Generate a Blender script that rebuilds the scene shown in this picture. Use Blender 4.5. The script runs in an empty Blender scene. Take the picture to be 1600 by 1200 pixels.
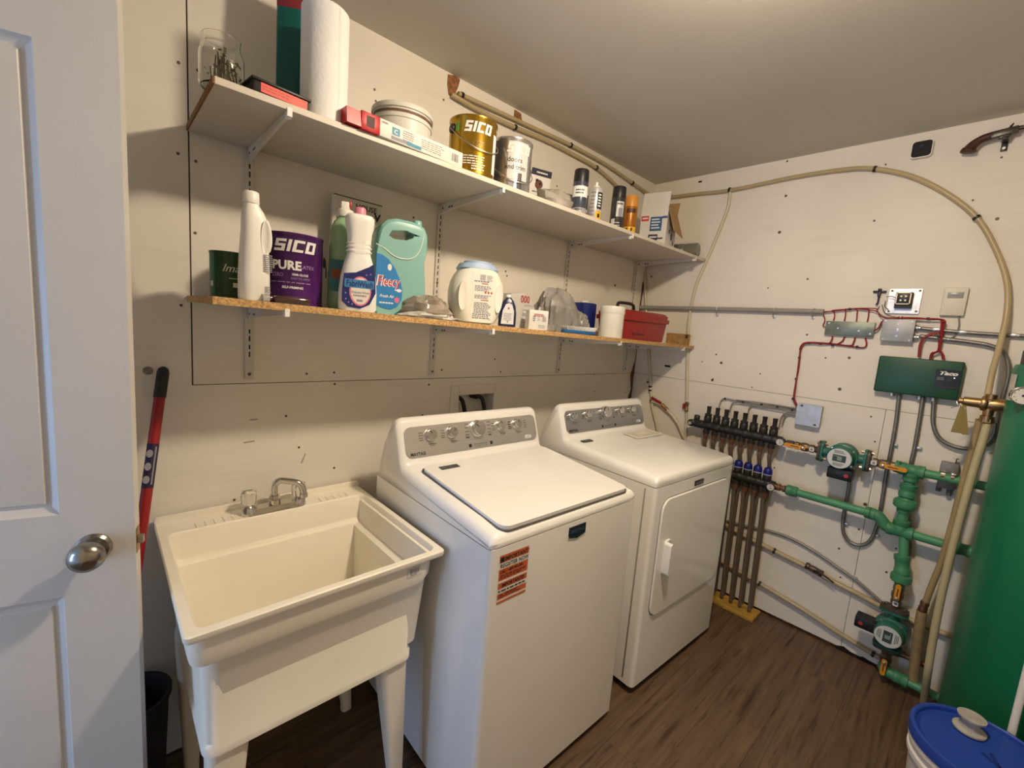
import bpy, bmesh, math, random
from mathutils import Matrix, Vector
from math import sin, cos, pi, radians, sqrt, atan2, hypot
rnd = random.Random(7)
S = bpy.context.scene
COL = S.collection

# ------------------------------------------------------------------ camera
CF, CP = 689.57, Vector((-2.7169, -1.6479, 1.5034))
def cam_axes(pitch, roll, yaw):
    cy, sy, cp, sp, cr, sr = cos(yaw), sin(yaw), cos(pitch), sin(pitch), cos(roll), sin(roll)
    w = Vector((sy*cp, cy*cp, sp)); r = Vector((cy, -sy, 0)); u = r.cross(w)
    return cr*r + sr*u, -sr*r + cr*u, w
CR, CU, CW = cam_axes(-0.1298, 0.0787, 0.758)
cd = bpy.data.cameras.new('camera'); cam = bpy.data.objects.new('camera', cd); COL.objects.link(cam)
cd.sensor_width = 36; cd.lens = CF/1600*36; cd.clip_start = 0.02
cam.matrix_world = Matrix(((CR.x, CU.x, -CW.x, CP.x), (CR.y, CU.y, -CW.y, CP.y), (CR.z, CU.z, -CW.z, CP.z), (0, 0, 0, 1)))
S.camera = cam

# ------------------------------------------------------------------ world, light, exposure
wd = bpy.data.worlds.new('world'); S.world = wd; wd.use_nodes = True
wd.node_tree.nodes['Background'].inputs[0].default_value = (0.55, 0.72, 1.0, 1)
wd.node_tree.nodes['Background'].inputs[1].default_value = 0.6
S.view_settings.view_transform = 'Standard'; S.view_settings.look = 'None'
S.view_settings.gamma = 1; S.view_settings.use_curve_mapping = False
S.view_settings.exposure = 0.0
def lamp(name, kind, loc, energy, color, **kw):
    d = bpy.data.lights.new(name, kind); d.energy = energy; d.color = color
    for k, v in kw.items(): setattr(d, k, v)
    o = bpy.data.objects.new(name, d); COL.objects.link(o); o.location = loc
    return o
LAMP = (-1.70, -1.28, 2.435)
lamp('ceiling_bulb', 'POINT', LAMP, 39, (1.0, 0.815, 0.60), shadow_soft_size=0.055)
lamp('added_downlight', 'AREA', (LAMP[0], LAMP[1], LAMP[2]-.03), 14, (1.0, 0.815, 0.60), shape='DISK', size=.13)   # area lamp added under the bulb, no lens there; brightens level tops
day = lamp('hall_daylight', 'AREA', (-5.0, -.62, 1.05), 27, (0.38, 0.60, 1.0), shape='RECTANGLE', size=.8, size_y=1.3)
day.rotation_euler = (radians(90), 0, radians(-90))

# ------------------------------------------------------------------ pixel rays of the photo meet real planes
def ray(u, v): return CW + CR*((u-800)/CF) + CU*((600-v)/CF)
def at(u, v, **k):
    (ax, val), = k.items(); i = 'xyz'.index(ax); d = ray(u, v)
    return CP + d*((val-CP[i])/d[i])
def RW(u, v, off=0.0): return at(u, v, x=-off)          # a point that far in front of the right wall
def BW(u, v, off=0.0): return at(u, v, y=-off)          # the same for the back wall
def onpl(u, v, M):                                       # local x, z on the plane y = 0 of a frame
    n = M.to_3x3() @ Vector((0, 1, 0)); o = M.translation; d = ray(u, v)
    p = CP + d*((o-CP).dot(n)/d.dot(n)); q = M.inverted() @ p
    return q.x, q.z
def fitcyl(ul, ur, v, y):                                # centre x and radius of an upright cylinder at depth y
    a, b = ray(ul, v), ray(ur, v); aa, ab = atan2(a.x, a.y), atan2(b.x, b.y); m = (aa+ab)/2
    dy = y-CP.y; return CP.x+dy*math.tan(m), dy/cos(m)*sin((ab-aa)/2)

# ------------------------------------------------------------------ materials
MATS = {}
def lin(c): return tuple((x/12.92 if x <= .04045 else ((x+.055)/1.055)**2.4) for x in c)
def hx(s): return lin(tuple(int(s[i:i+2], 16)/255 for i in (0, 2, 4)))
def pm(name, col, rough=.5, metal=0, bump=0, bscale=80, var=0, vscale=6, trans=0, ior=1.45, alpha=1, emit=0, coat=0, stretch=None):
    if name in MATS: return MATS[name]
    c = hx(col) if isinstance(col, str) else col
    M = bpy.data.materials.new(name); M.use_nodes = True; nt = M.node_tree; b = nt.nodes['Principled BSDF']
    b.inputs['Base Color'].default_value = (*c, 1); b.inputs['Roughness'].default_value = rough; b.inputs['Metallic'].default_value = metal
    b.inputs['Transmission Weight'].default_value = trans; b.inputs['IOR'].default_value = ior; b.inputs['Alpha'].default_value = alpha
    b.inputs['Coat Weight'].default_value = coat
    if emit: b.inputs['Emission Color'].default_value = (*c, 1); b.inputs['Emission Strength'].default_value = emit
    tc = nt.nodes.new('ShaderNodeTexCoord'); mp = nt.nodes.new('ShaderNodeMapping'); nt.links.new(tc.outputs['Object'], mp.inputs[0])
    if stretch: mp.inputs['Scale'].default_value = stretch
    v = var or .06
    n = nt.nodes.new('ShaderNodeTexNoise'); n.inputs['Scale'].default_value = vscale; n.inputs['Detail'].default_value = 5
    nt.links.new(mp.outputs[0], n.inputs['Vector'])
    mr = nt.nodes.new('ShaderNodeMapRange'); mr.inputs[1].default_value = .3; mr.inputs[2].default_value = .7
    mr.inputs[3].default_value = 1-v; mr.inputs[4].default_value = 1+v*.5
    nt.links.new(n.outputs['Fac'], mr.inputs[0])
    mx = nt.nodes.new('ShaderNodeMix'); mx.data_type = 'RGBA'; mx.blend_type = 'MULTIPLY'; mx.inputs[0].default_value = 1
    mx.inputs[6].default_value = (*c, 1); nt.links.new(mr.outputs[0], mx.inputs[7]); nt.links.new(mx.outputs[2], b.inputs['Base Color'])
    if bump:
        n2 = nt.nodes.new('ShaderNodeTexNoise'); n2.inputs['Scale'].default_value = bscale; n2.inputs['Detail'].default_value = 3
        nt.links.new(mp.outputs[0], n2.inputs['Vector']); bp = nt.nodes.new('ShaderNodeBump'); bp.inputs['Strength'].default_value = bump; bp.inputs['Distance'].default_value = .004
        nt.links.new(n2.outputs['Fac'], bp.inputs['Height']); nt.links.new(bp.outputs[0], b.inputs['Normal'])
    MATS[name] = M; return M

# ------------------------------------------------------------------ mesh builder
def spline(pts, k=8):
    P = [Vector(p) for p in pts]; P = [2*P[0]-P[1]] + P + [2*P[-1]-P[-2]]; out = []
    for i in range(1, len(P)-2):
        a, b, c, d = P[i-1:i+3]
        for j in range(k):
            t = j/k; out.append(.5*((2*b)+(c-a)*t+(2*a-5*b+4*c-d)*t*t+(3*b-a-3*c+d)*t**3))
    return out+[P[-2]]
def resample(pts, step):
    out = [Vector(pts[0])]; acc = 0
    for a, b in zip(pts, pts[1:]):
        L = (Vector(b)-Vector(a)).length; t = step-acc
        while t <= L: out.append(Vector(a).lerp(Vector(b), t/L)); t += step
        acc = (acc+L) % step
    return out
def rrect(x0, x1, y0, y1, r, n=4):
    r = min(r, (x1-x0)/2-1e-5, (y1-y0)/2-1e-5); o = []
    for cx, cy, a in ((x1-r, y1-r, 0), (x0+r, y1-r, 90), (x0+r, y0+r, 180), (x1-r, y0+r, 270)):
        for i in range(n+1):
            t = radians(a+90*i/n); o.append((cx+r*cos(t), cy+r*sin(t)))
    return o
FONTCACHE = {}
def glyphs(s, bold, shear):
    k = (s, bold, shear)
    if k not in FONTCACHE:
        cu = bpy.data.curves.new('t', 'FONT'); cu.body = s; cu.size = 1; cu.offset = bold; cu.shear = shear; cu.resolution_u = 2
        o = bpy.data.objects.new('t', cu); me = bpy.data.meshes.new_from_object(o)
        vs = [v.co.copy() for v in me.vertices]; fs = [tuple(p.vertices) for p in me.polygons]
        bpy.data.objects.remove(o); bpy.data.curves.remove(cu); bpy.data.meshes.remove(me)
        FONTCACHE[k] = (vs, fs)
    return FONTCACHE[k]
class B:
    def __init__(s, M=None): s.bm = bmesh.new(); s.M = M or Matrix(); s.mi = 0
    def mat(s, i): s.mi = i; return s
    def at(s, M): s.M = M; return s
    def v(s, p): return s.bm.verts.new(s.M @ Vector(p))
    def f(s, vs):
        try: fa = s.bm.faces.new(vs); fa.material_index = s.mi; return fa
        except ValueError: return None
    def box(s, x0, y0, z0, x1, y1, z1, r=0, seg=2):
        T = Matrix.Translation(((x0+x1)/2, (y0+y1)/2, (z0+z1)/2)) @ Matrix.Diagonal((abs(x1-x0), abs(y1-y0), abs(z1-z0), 1))
        vs = bmesh.ops.create_cube(s.bm, size=1, matrix=s.M @ T)['verts']
        for fa in {f for v in vs for f in v.link_faces}: fa.material_index = s.mi
        if r > 0:
            es = list({e for v in vs for e in v.link_edges})
            bmesh.ops.bevel(s.bm, geom=es, offset=min(r, .49*min(abs(x1-x0), abs(y1-y0), abs(z1-z0))), segments=seg, profile=.5, affect='EDGES')
        return s
    def cbox(s, c, d, r=0, seg=2): return s.box(c[0]-d[0]/2, c[1]-d[1]/2, c[2]-d[2]/2, c[0]+d[0]/2, c[1]+d[1]/2, c[2]+d[2]/2, r, seg)
    def rings(s, R, cap0=True, cap1=True, closed=True):
        V = [[s.v(p) for p in r] for r in R]; n = len(V[0])
        for a, b in zip(V, V[1:]):
            for i in range(n if closed else n-1):
                j = (i+1) % n; s.f((a[i], a[j], b[j], b[i]))
        if cap0: s.f(V[0][::-1])
        if cap1: s.f(V[-1])
        return s
    def lathe(s, prof, n=20, c=(0, 0, 0), axis='z', cap=True, sx=1, sy=1):
        R = []
        for r, h in prof:
            ring = []
            for i in range(n):
                t = 2*pi*i/n; a, b = max(r, 1e-5)*cos(t)*sx, max(r, 1e-5)*sin(t)*sy
                p = (a, b, h) if axis == 'z' else ((a, -h, b) if axis == 'y' else (h, a, b))   # y: rises towards -Y
                ring.append((p[0]+c[0], p[1]+c[1], p[2]+c[2]))
            R.append(ring)
        return s.rings(R, cap, cap)
    def tube(s, pts, r, n=10, cap=True):
        pts = [Vector(p) for p in pts]; up = None; R = []
        for i, p in enumerate(pts):
            t = (pts[min(i+1, len(pts)-1)]-pts[max(i-1, 0)]).normalized()
            if up is None: up = t.orthogonal().normalized()
            up = (up-t*up.dot(t)).normalized(); w = t.cross(up); rr = r[i] if isinstance(r, (list, tuple)) else r
            R.append([p+(up*cos(2*pi*k/n)+w*sin(2*pi*k/n))*rr for k in range(n)])
        return s.rings(R, cap, cap)
    def prism(s, poly, t0, t1, axis='y'):
        def q(a, b, t): return (a, t, b) if axis == 'y' else ((a, b, t) if axis == 'z' else (t, a, b))
        return s.rings([[q(a, b, t0) for a, b in poly], [q(a, b, t1) for a, b in poly]])
    def ball(s, c, r, n=12, sc=(1, 1, 1)):
        R = []
        for i in range(n//2+1):
            a = -pi/2+pi*i/(n//2); R.append([(c[0]+r*sc[0]*max(cos(a), 1e-4)*cos(2*pi*k/n), c[1]+r*sc[1]*max(cos(a), 1e-4)*sin(2*pi*k/n), c[2]+r*sc[2]*sin(a)) for k in range(n)])
        return s.rings(R)
    def quad(s, pts): s.f([s.v(p) for p in pts]); return s
    def arc(s, R, a0, a1, z0, z1, n=14, R1=None):          # a patch of a cylinder around Z; angle 0 faces -Y
        R1 = R1 or R
        V = [[s.v((r*sin(a0+(a1-a0)*i/n), -r*cos(a0+(a1-a0)*i/n), z)) for i in range(n+1)] for z, r in ((z0, R), (z1, R1))]
        for i in range(n): s.f((V[0][i], V[0][i+1], V[1][i+1], V[1][i]))
        return s
    def rect(s, x0, z0, x1, z1, y=0): return s.quad(((x0, y, z0), (x1, y, z0), (x1, y, z1), (x0, y, z1)))
    def text(s, t, h, x=0, z=0, y=0, wrap=None, a=0, bold=0, shear=0, align=.5, wide=1):
        vs, fs = glyphs(t, bold, shear)
        if not vs: return s
        x0 = min(v.x for v in vs); x1 = max(v.x for v in vs); k = h/.72; L = []
        for p in vs:
            px = (p.x-x0-(x1-x0)*align)*k*wide+x; pz = p.y*k+z
            if wrap: L.append(s.v((wrap*sin(px/wrap+a), -wrap*cos(px/wrap+a), pz)))
            else: L.append(s.v((px, y, pz)))
        for fa in fs: s.f([L[i] for i in fa])
        return s
    def block(s, t, h, x=0, z=0, wrap=.1, shear=.2, wd=.78, gap=.14, a=0):   # heavy squared capitals on a cylinder
        k = .27*h; w = wd*h; wi = .26*h; X = -sum((wi if c == 'I' else w)+gap*h for c in t)/2+gap*h/2
        L = dict(S=((0, h-k*.8, w, h), (0, (h-k*.8)/2, w, (h+k*.8)/2), (0, 0, w, k*.8), (0, h/2, k, h), (w-k, 0, w, h/2)), I=((0, 0, wi, h),), C=((0, h-k*.8, w, h), (0, 0, w, k*.8), (0, 0, k, h)), O=((0, h-k*.8, w, h), (0, 0, w, k*.8), (0, 0, k, h), (w-k, 0, w, h)))
        for c in t:
            for x0, z0, x1, z1 in L[c]:
                n = 4; P = []
                for zz in (z0, z1): P.append([s.v((wrap*sin(q/wrap+a), -wrap*cos(q/wrap+a), z+zz)) for q in [x+X+x0+(x1-x0)*i/n+shear*zz for i in range(n+1)]])
                for i in range(n): s.f((P[0][i], P[0][i+1], P[1][i+1], P[1][i]))
            X += (wi if c == 'I' else w)+gap*h
        return s
    def lines(s, x0, z0, x1, n, dz, h, y=0, wrap=None, a=0, jag=.2):  # rows of print too small to read
        for i in range(n):
            e = x1-(x1-x0)*jag*rnd.random(); z = z0-i*dz; x = x0
            while x < e:
                w = min((x1-x0)*rnd.uniform(.06, .2), e-x)
                if wrap: s.arc(wrap, x/wrap+a, (x+w)/wrap+a, z, z+h, 2)
                else: s.rect(x, z, x+w, z+h, y)
                x += w+(x1-x0)*.03
        return s
    def bars(s, x0, z0, x1, z1, y=0, wrap=None, a=0, n=12):           # a bar code
        x = x0; d = (x1-x0)/n
        for i in range(n):
            w = d*rnd.choice((.3, .5, .7))
            if wrap: s.arc(wrap, x/wrap+a, (x+w)/wrap+a, z0, z1, 1)
            else: s.rect(x, z0, x+w, z1, y)
            x += d
        return s
    def build(s, name, mats, parent=None, loc=None, rot=0, ang=38, flat=False):
        bm = s.bm; bmesh.ops.recalc_face_normals(bm, faces=bm.faces[:]) if not flat else None
        me = bpy.data.meshes.new(name); bm.to_mesh(me); bm.free()
        for m in (mats if isinstance(mats, (list, tuple)) else [mats]): me.materials.append(m)
        if not flat:
            for p in me.polygons: p.use_smooth = True
            me.set_sharp_from_angle(angle=radians(ang))
        o = bpy.data.objects.new(name, me); COL.objects.link(o)
        if parent: o.parent = parent
        if loc is not None: o.location = loc
        if rot: o.rotation_euler.z = rot
        return o
def thing(name, label, cat, loc=(0, 0, 0), rot=0, group=None):
    o = bpy.data.objects.new(name, None); COL.objects.link(o); o.location = loc; o.rotation_euler.z = rot
    o.empty_display_size = .05
    return tag(o, label, cat, group)
def tag(o, label, cat, group=None):
    o['label'] = label; o['category'] = cat
    if group: o['group'] = group
    return o
def struct(o): o['kind'] = 'structure'; return o
def stuff(o): o['kind'] = 'stuff'; return o
def part(o, p, loc=None, rotm=None):                     # a copy of a part sharing its mesh
    c = o.copy(); COL.objects.link(c); c.parent = p
    if loc is not None: c.location = loc
    return c
def mw(o): return Matrix.Translation(o.location) @ o.rotation_euler.to_matrix().to_4x4()
TR = Matrix.Translation
def RX(d): return Matrix.Rotation(radians(d), 4, 'X')
def RY(d): return Matrix.Rotation(radians(d), 4, 'Y')
def RZ(d): return Matrix.Rotation(radians(d), 4, 'Z')
WR = -pi/2                                               # things on the right wall: local x runs towards -Y, local -y faces the room

WHITE = pm('white_enamel', (.86, .85, .82), .22, coat=.3, var=.02)
WPLAS = pm('white_plastic', (.80, .79, .76), .38, var=.03)
CREAM = pm('cream_plastic', (.88, .83, .71), .42, var=.05, vscale=4)
DARK = pm('black_plastic', (.012, .012, .013), .42)
BLACKPR = pm('black_print', (.015, .015, .018), .6)
WPR = pm('white_print', (.78, .78, .76), .5)
REDPR = pm('red_print', (.55, .03, .03), .5)
GREYPR = pm('grey_print', (.25, .25, .28), .6)
CHROME = pm('chrome', (.62, .60, .57), .13, 1, var=.02)
STEEL = pm('galvanised_steel', (.55, .56, .57), .38, 1, var=.2, vscale=40)
SCREW = pm('dark_screw', (.13, .10, .07), .5, .6)
BRASS = pm('brass', (.42, .27, .13), .38, 1, var=.15, vscale=30)
KNOCK = pm('black_rubber', (.02, .02, .02), .6)
# ================================================================== ROOM
def wallmat(name, col, streak):
    M = pm(name, col, .62, bump=.12, bscale=140, var=.07, vscale=2.2)
    nt = M.node_tree; b = nt.nodes['Principled BSDF']; old = b.inputs['Base Color'].links[0].from_socket
    tc = nt.nodes.new('ShaderNodeTexCoord'); mp = nt.nodes.new('ShaderNodeMapping'); mp.inputs['Scale'].default_value = streak
    n = nt.nodes.new('ShaderNodeTexNoise'); n.inputs['Scale'].default_value = 1; n.inputs['Detail'].default_value = 9; n.inputs['Roughness'].default_value = .7
    cr = nt.nodes.new('ShaderNodeValToRGB'); cr.color_ramp.elements[0].position = .30; cr.color_ramp.elements[0].color = (.80, .78, .74, 1)
    cr.color_ramp.elements[1].position = .46; cr.color_ramp.elements[1].color = (1, 1, 1, 1)
    mx = nt.nodes.new('ShaderNodeMix'); mx.data_type = 'RGBA'; mx.blend_type = 'MULTIPLY'; mx.inputs[0].default_value = .28
    L = nt.links.new; L(tc.outputs['Object'], mp.inputs[0]); L(mp.outputs[0], n.inputs[0]); L(n.outputs['Fac'], cr.inputs[0])
    L(old, mx.inputs[6]); L(cr.outputs[0], mx.inputs[7]); L(mx.outputs[2], b.inputs['Base Color'])
    return M
WALLM = wallmat('painted_plywood', (.80, .75, .665), (2.2, 2.2, 24))
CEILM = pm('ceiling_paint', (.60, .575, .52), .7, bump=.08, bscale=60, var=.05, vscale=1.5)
OSB = pm('raw_wood', (.16, .08, .035), .8, var=.5, vscale=30)
HZ = 2.50
OX0, OX1, OZ0, OZ1 = -1.496, -1.276, 1.02, 1.168      # hole for the washer outlet box
wb = struct(B().box(-3.6, .015, -.1, OX0, .12, HZ+.1).box(OX1, .015, -.1, .12, .12, HZ+.1).box(OX0, .015, -.1, OX1, .12, OZ0).box(OX0, .015, OZ1, OX1, .12, HZ+.1).build('wall_back', OSB))
XS, ZS = -2.509, 1.2476
B().box(XS+.002, 0, ZS+.0012, -.004, .016, HZ).build('panel', WALLM, wb)
B().prism([(-3.45, .012), (OX0, .012), (OX0, OZ1), (OX1, OZ1), (OX1, OZ0), (OX0+1e-4, OZ0), (OX0+1e-4, .012), (-.004, .012), (-.004, ZS-.0012), (XS-.002, ZS-.0012), (XS-.002, HZ), (-3.45, HZ)], 0, .016).build('panel', WALLM, wb)
wr = struct(B().box(.015, -3.0, -.1, .12, .12, HZ+.1).build('wall_right', OSB))
YS = -1.362
B().box(0, -2.9, ZS+.0048, .016, .016, HZ).build('panel', WALLM, wr)
B().box(0, YS+.001, .016, .016, .016, ZS+.0028).build('panel', WALLM, wr)
B().box(0, -2.9, .016, .016, YS-.001, ZS+.0028).build('panel', WALLM, wr)
LX = -3.45
wl = struct(B().box(LX-.1, -.17, 0, LX, .02, HZ).box(LX-.1, -3.0, 0, LX, -1.06, HZ).box(LX-.1, -1.06, 2.08, LX, -.17, HZ).build('wall_left', WALLM))
wf = struct(B().box(LX-.1, -3.0, 0, .1, -2.9, HZ).build('wall_front', WALLM))
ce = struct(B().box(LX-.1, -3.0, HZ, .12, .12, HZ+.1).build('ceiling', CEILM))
B().box(LX-.02, -1.06, 0, LX+.012, -1.12, 2.14, .003).box(LX-.02, -1.12, 2.08, LX+.012, -.16, 2.14, .003).build('trim_1', WPLAS)['kind'] = 'structure'
# floor: vinyl planks along x
FL = bpy.data.materials.new('vinyl_plank'); FL.use_nodes = True
nt = FL.node_tree; b = nt.nodes['Principled BSDF']; b.inputs['Roughness'].default_value = .42; N = nt.nodes.new; L = nt.links.new
tc = N('ShaderNodeTexCoord'); oi = N('ShaderNodeObjectInfo'); cx = N('ShaderNodeCombineXYZ'); va = N('ShaderNodeVectorMath'); mp = N('ShaderNodeMapping')
m1 = N('ShaderNodeMath'); m1.operation = 'MULTIPLY'; m1.inputs[1].default_value = 37
L(oi.outputs['Random'], m1.inputs[0]); L(m1.outputs[0], cx.inputs[0]); L(m1.outputs[0], cx.inputs[1]); L(tc.outputs['Object'], va.inputs[0]); L(cx.outputs[0], va.inputs[1]); L(va.outputs[0], mp.inputs[0])
mp.inputs['Scale'].default_value = (.9, 15, 1)
n1 = N('ShaderNodeTexNoise'); n1.inputs['Scale'].default_value = 2.4; n1.inputs['Detail'].default_value = 8; n1.inputs['Roughness'].default_value = .62; n1.inputs['Distortion'].default_value = .7
L(mp.outputs[0], n1.inputs['Vector'])
cr = N('ShaderNodeValToRGB'); e = cr.color_ramp.elements
e[0].position = .30; e[0].color = (*hx('3b2b1c'), 1); e[1].position = .75; e[1].color = (*hx('765f48'), 1)
for p, c in ((.42, '584432'), (.55, '644f3b')): q = e.new(p); q.color = (*hx(c), 1)
L(n1.outputs['Fac'], cr.inputs[0])
n2 = N('ShaderNodeTexNoise'); n2.inputs['Scale'].default_value = 6; n2.inputs['Detail'].default_value = 4; mp2 = N('ShaderNodeMapping'); mp2.inputs['Scale'].default_value = (.8, 8, 1)
L(va.outputs[0], mp2.inputs[0]); L(mp2.outputs[0], n2.inputs[0])
c2 = N('ShaderNodeValToRGB'); c2.color_ramp.elements[0].position = .32; c2.color_ramp.elements[0].color = (.42, .36, .31, 1); c2.color_ramp.elements[1].position = .42; c2.color_ramp.elements[1].color = (1, 1, 1, 1)
L(n2.outputs['Fac'], c2.inputs[0]); mx = N('ShaderNodeMix'); mx.data_type = 'RGBA'; mx.blend_type = 'MULTIPLY'; mx.inputs[0].default_value = .85
L(cr.outputs[0], mx.inputs[6]); L(c2.outputs[0], mx.inputs[7]); L(mx.outputs[2], b.inputs['Base Color'])
bp = N('ShaderNodeBump'); bp.inputs['Strength'].default_value = .15; bp.inputs['Distance'].default_value = .003; L(n1.outputs['Fac'], bp.inputs['Height']); L(bp.outputs[0], b.inputs['Normal'])
fl = struct(B().box(LX-.9, -3.0, -.1, .12, .12, -.006).build('floor', OSB))
PW, PL = .182, 1.22
base = {}
r = 0; y = -2.9
while y < 0:
    y1 = min(y+PW, .0); x = LX-(r*.43 % 1)*PL
    while x < 0:
        a, c = max(x, LX), min(x+PL, 0)
        if c-a > .02:
            k = (round(c-a, 3), round(y1-y, 3))
            if k not in base:
                base[k] = B().box(0, 0, -.006, c-a-.0005, y1-y-.0005, 0, .0003, 1).build('plank', FL, fl, (a, y, 0))
            else: part(base[k], fl, (a, y, 0))
        x += PL
    y += PW; r += 1
# screw heads and plugs that show on the sheets
scr = B().lathe([(.0042, 0), (.0042, .0012), (.003, .0016)], 10, axis='y').build('screw', SCREW, wb, (-2.47, 0, 2.14))
plug = B().lathe([(.012, 0), (.012, .0015), (.0105, .0012)], 16, axis='y').build('plug', [pm('grey_plug', (.30, .26, .22), .7, var=.4, vscale=90)], wb, BW(231, 579))
for u, v in ((279, 98), (309, 110), (278, 240), (306, 252), (305, 364), (283, 477), (447, 650), (467, 699), (522, 731), (366, 781), (523, 600), (522, 582), (670, 601), (646, 340), (792, 431),
             (773, 561), (782, 581), (690, 578), (585, 140), (693, 156), (870, 291), (928, 585), (929, 612), (977, 613), (935, 514), (911, 520), (790, 424), (587, 158), (660, 650)):
    part(scr, wb, BW(u, v))
big = [(479, 584, 1), (961, 446, 1.9), (660, 649, 1.2)]
for u, v, k in big:
    c = part(scr, wb, BW(u, v)); c.scale = (k, 1, k)
scr2 = B().lathe([(.005, 0), (.005, .0012), (.0036, .0016)], 10, axis='y').build('screw', SCREW, wr, RW(1230, 252)); scr2.rotation_euler.z = WR
for u, v in ((1228, 306), (1366, 345), (1218, 363), (1200, 450), (1384, 257), (1520, 313), (1558, 342), (1565, 246), (1119, 554), (1114, 592), (1097, 565), (1113, 594), (1127, 567), (1175, 605), (1261, 523), (1290, 559), (1312, 608),
             (1361, 651), (1210, 731), (1180, 873), (1367, 690), (1352, 788), (1313, 902), (1342, 827), (1400, 857), (1262, 436), (1018, 432), (1012, 597), (1385, 894), (1188, 584), (1327, 559), (1311, 857)):
    c = part(scr2, wr, RW(u, v)); c.rotation_euler.z = WR; k = rnd.choice((.8, 1, 1.3, 1.6)); c.scale = (k, 1, k)
slot = B().box(-.02, -.0012, -.006, .02, 0, .006, .0011).build('slot_hole', pm('hole_dark', (.012, .006, .004), .9), wr, RW(1043, 572)); slot.rotation_euler.z = WR
c = part(slot, wr, RW(1094, 284)); c.rotation_euler.z = WR; c.scale = (.55, 1, .8)
# the open crack in the corner and raw patches round the pipe hole at the ceiling
def chip(pts, name='paint_chip', parent=wb, m=OSB, dv=(0, .0014, 0)):
    P = [parent.matrix_world.inverted() @ p for p in pts]
    b = B(); b.rings([[p+Vector(dv) for p in P], P]); return b.build(name, m, parent)
RUST = pm('rusty_patch', (.30, .13, .055), .85, var=.55, vscale=70)
chip([BW(*p, .0018) for p in ((700, 116), (712, 118), (719, 124), (716, 136), (709, 152), (701, 148), (699, 132))], m=RUST)
chip([BW(*p, .0018) for p in ((804, 171), (814, 177), (816, 190), (809, 192), (803, 184))], m=RUST)
chip([BW(*p, .0016) for p in ((985, 587), (991, 566), (996, 569), (994, 592), (990, 614), (984, 626), (981, 622), (986, 608))], m=OSB)
chip([BW(*p, .0016) for p in ((1004.5, 440), (1006.5, 440), (1000, 490), (996.5, 545), (993, 570), (992, 566), (994.5, 545), (998, 490))], m=OSB)
SCUF = pm('scuff_mark', (.40, .35, .28), .8)
for q in (((380, 691), (398, 688), (398, 690), (381, 693)), ((470, 723), (477, 708), (478, 709), (472, 724)), ((390, 655), (403, 654), (403, 656), (391, 657))):
    chip([BW(*p, .0008) for p in q], 'scuff', m=SCUF)
HOLE = pm('hole_dark', 0)
for q in (((1304, 1008), (1318, 1010), (1328, 1018), (1334, 1026), (1318, 1022), (1308, 1017)), ((1336, 1027), (1348, 1026), (1360, 1034), (1366, 1043), (1350, 1038))):
    chip([RW(*p, .0018) for p in q], m=HOLE, parent=wr, dv=(.0014, 0, 0))
# ceiling lamp base above the bulb (out of the picture)
t = thing('ceiling_lamp', 'round white ceiling lamp holder with a bare warm bulb under the ceiling', 'lamp', (LAMP[0], LAMP[1], HZ))
B().lathe([(.13, 0), (.13, -.006), (.06, -.010), (.03, -.012)], 36).build('lamp_base', WPLAS, t)

# ================================================================== DOOR
DA = radians(15); DW, DH, DT = .76, 2.085, .035
DX, DY = -2.672, -.45                                     # free edge, room face
dr = bpy.data.objects.new('d', None)
DM = TR((DX, DY, .008)) @ Matrix.Rotation(-DA, 4, 'Z')   # local x runs from the hinge (-DW) to the free edge (0), y into the leaf
DOORM = pm('door_paint', (.64, .62, .59), .42, bump=.1, bscale=260, var=.03)
b = B()
pan = []
for z0, z1 in ((.16, .865), (1.045, 1.935)): pan.append((-DW+.118, -.118, z0, z1))
xs = [-DW, pan[0][0], pan[0][1], 0]; zs = [0, pan[0][2], pan[0][3], pan[1][2], pan[1][3], DH]
for side, y0, sg in (('room', 0, 1), ('back', DT, -1)):
    for i in range(3):
        for j in range(5):
            if i == 1 and j in (1, 3):
                loops = []
                for ins, dp in ((0, 0), (.004, .007), (.014, .012), (.020, .0115), (.024, .008), (.066, .002), (.074, .001)):
                    loops.append([b.v((x, y0+sg*dp, z)) for x, z in ((xs[1]+ins, zs[j]+ins), (xs[2]-ins, zs[j]+ins), (xs[2]-ins, zs[j+1]-ins), (xs[1]+ins, zs[j+1]-ins))])
                for A, C in zip(loops, loops[1:]):
                    for k in range(4): b.f((A[k], A[(k+1) % 4], C[(k+1) % 4], C[k]))
                b.f(loops[-1])
            else: b.quad(((xs[i], y0, zs[j]), (xs[i+1], y0, zs[j]), (xs[i+1], y0, zs[j+1]), (xs[i], y0, zs[j+1])))
for x in (-DW, 0): b.quad(((x, 0, 0), (x, DT, 0), (x, DT, DH), (x, 0, DH)))
for z in (0, DH): b.quad(((-DW, 0, z), (0, 0, z), (0, DT, z), (-DW, DT, z)))
bmesh.ops.remove_doubles(b.bm, verts=b.bm.verts[:], dist=1e-5)
d1 = struct(b.build('door_1', DOORM, ang=12)); d1.matrix_world = DM
NICK = pm('satin_nickel', (.36, .33, .29), .24, 1, var=.05)
KX, KZ = -.068, .966
B(TR((KX, 0, KZ))).lathe([(.031, 0), (.031, .004), (.027, .009), (.013, .012), (.0125, .020), (.018, .026), (.028, .032), (.0305, .042), (.028, .052), (.018, .060), (0, .064)], 28, axis='y', sx=1.0).build('door_knob', NICK, d1)
B(TR((0, DT/2, KZ))).box(-.0005, -.0127, -.028, .0012, .0127, .028, .0008).build('latch_plate', BRASS, d1)
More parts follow.
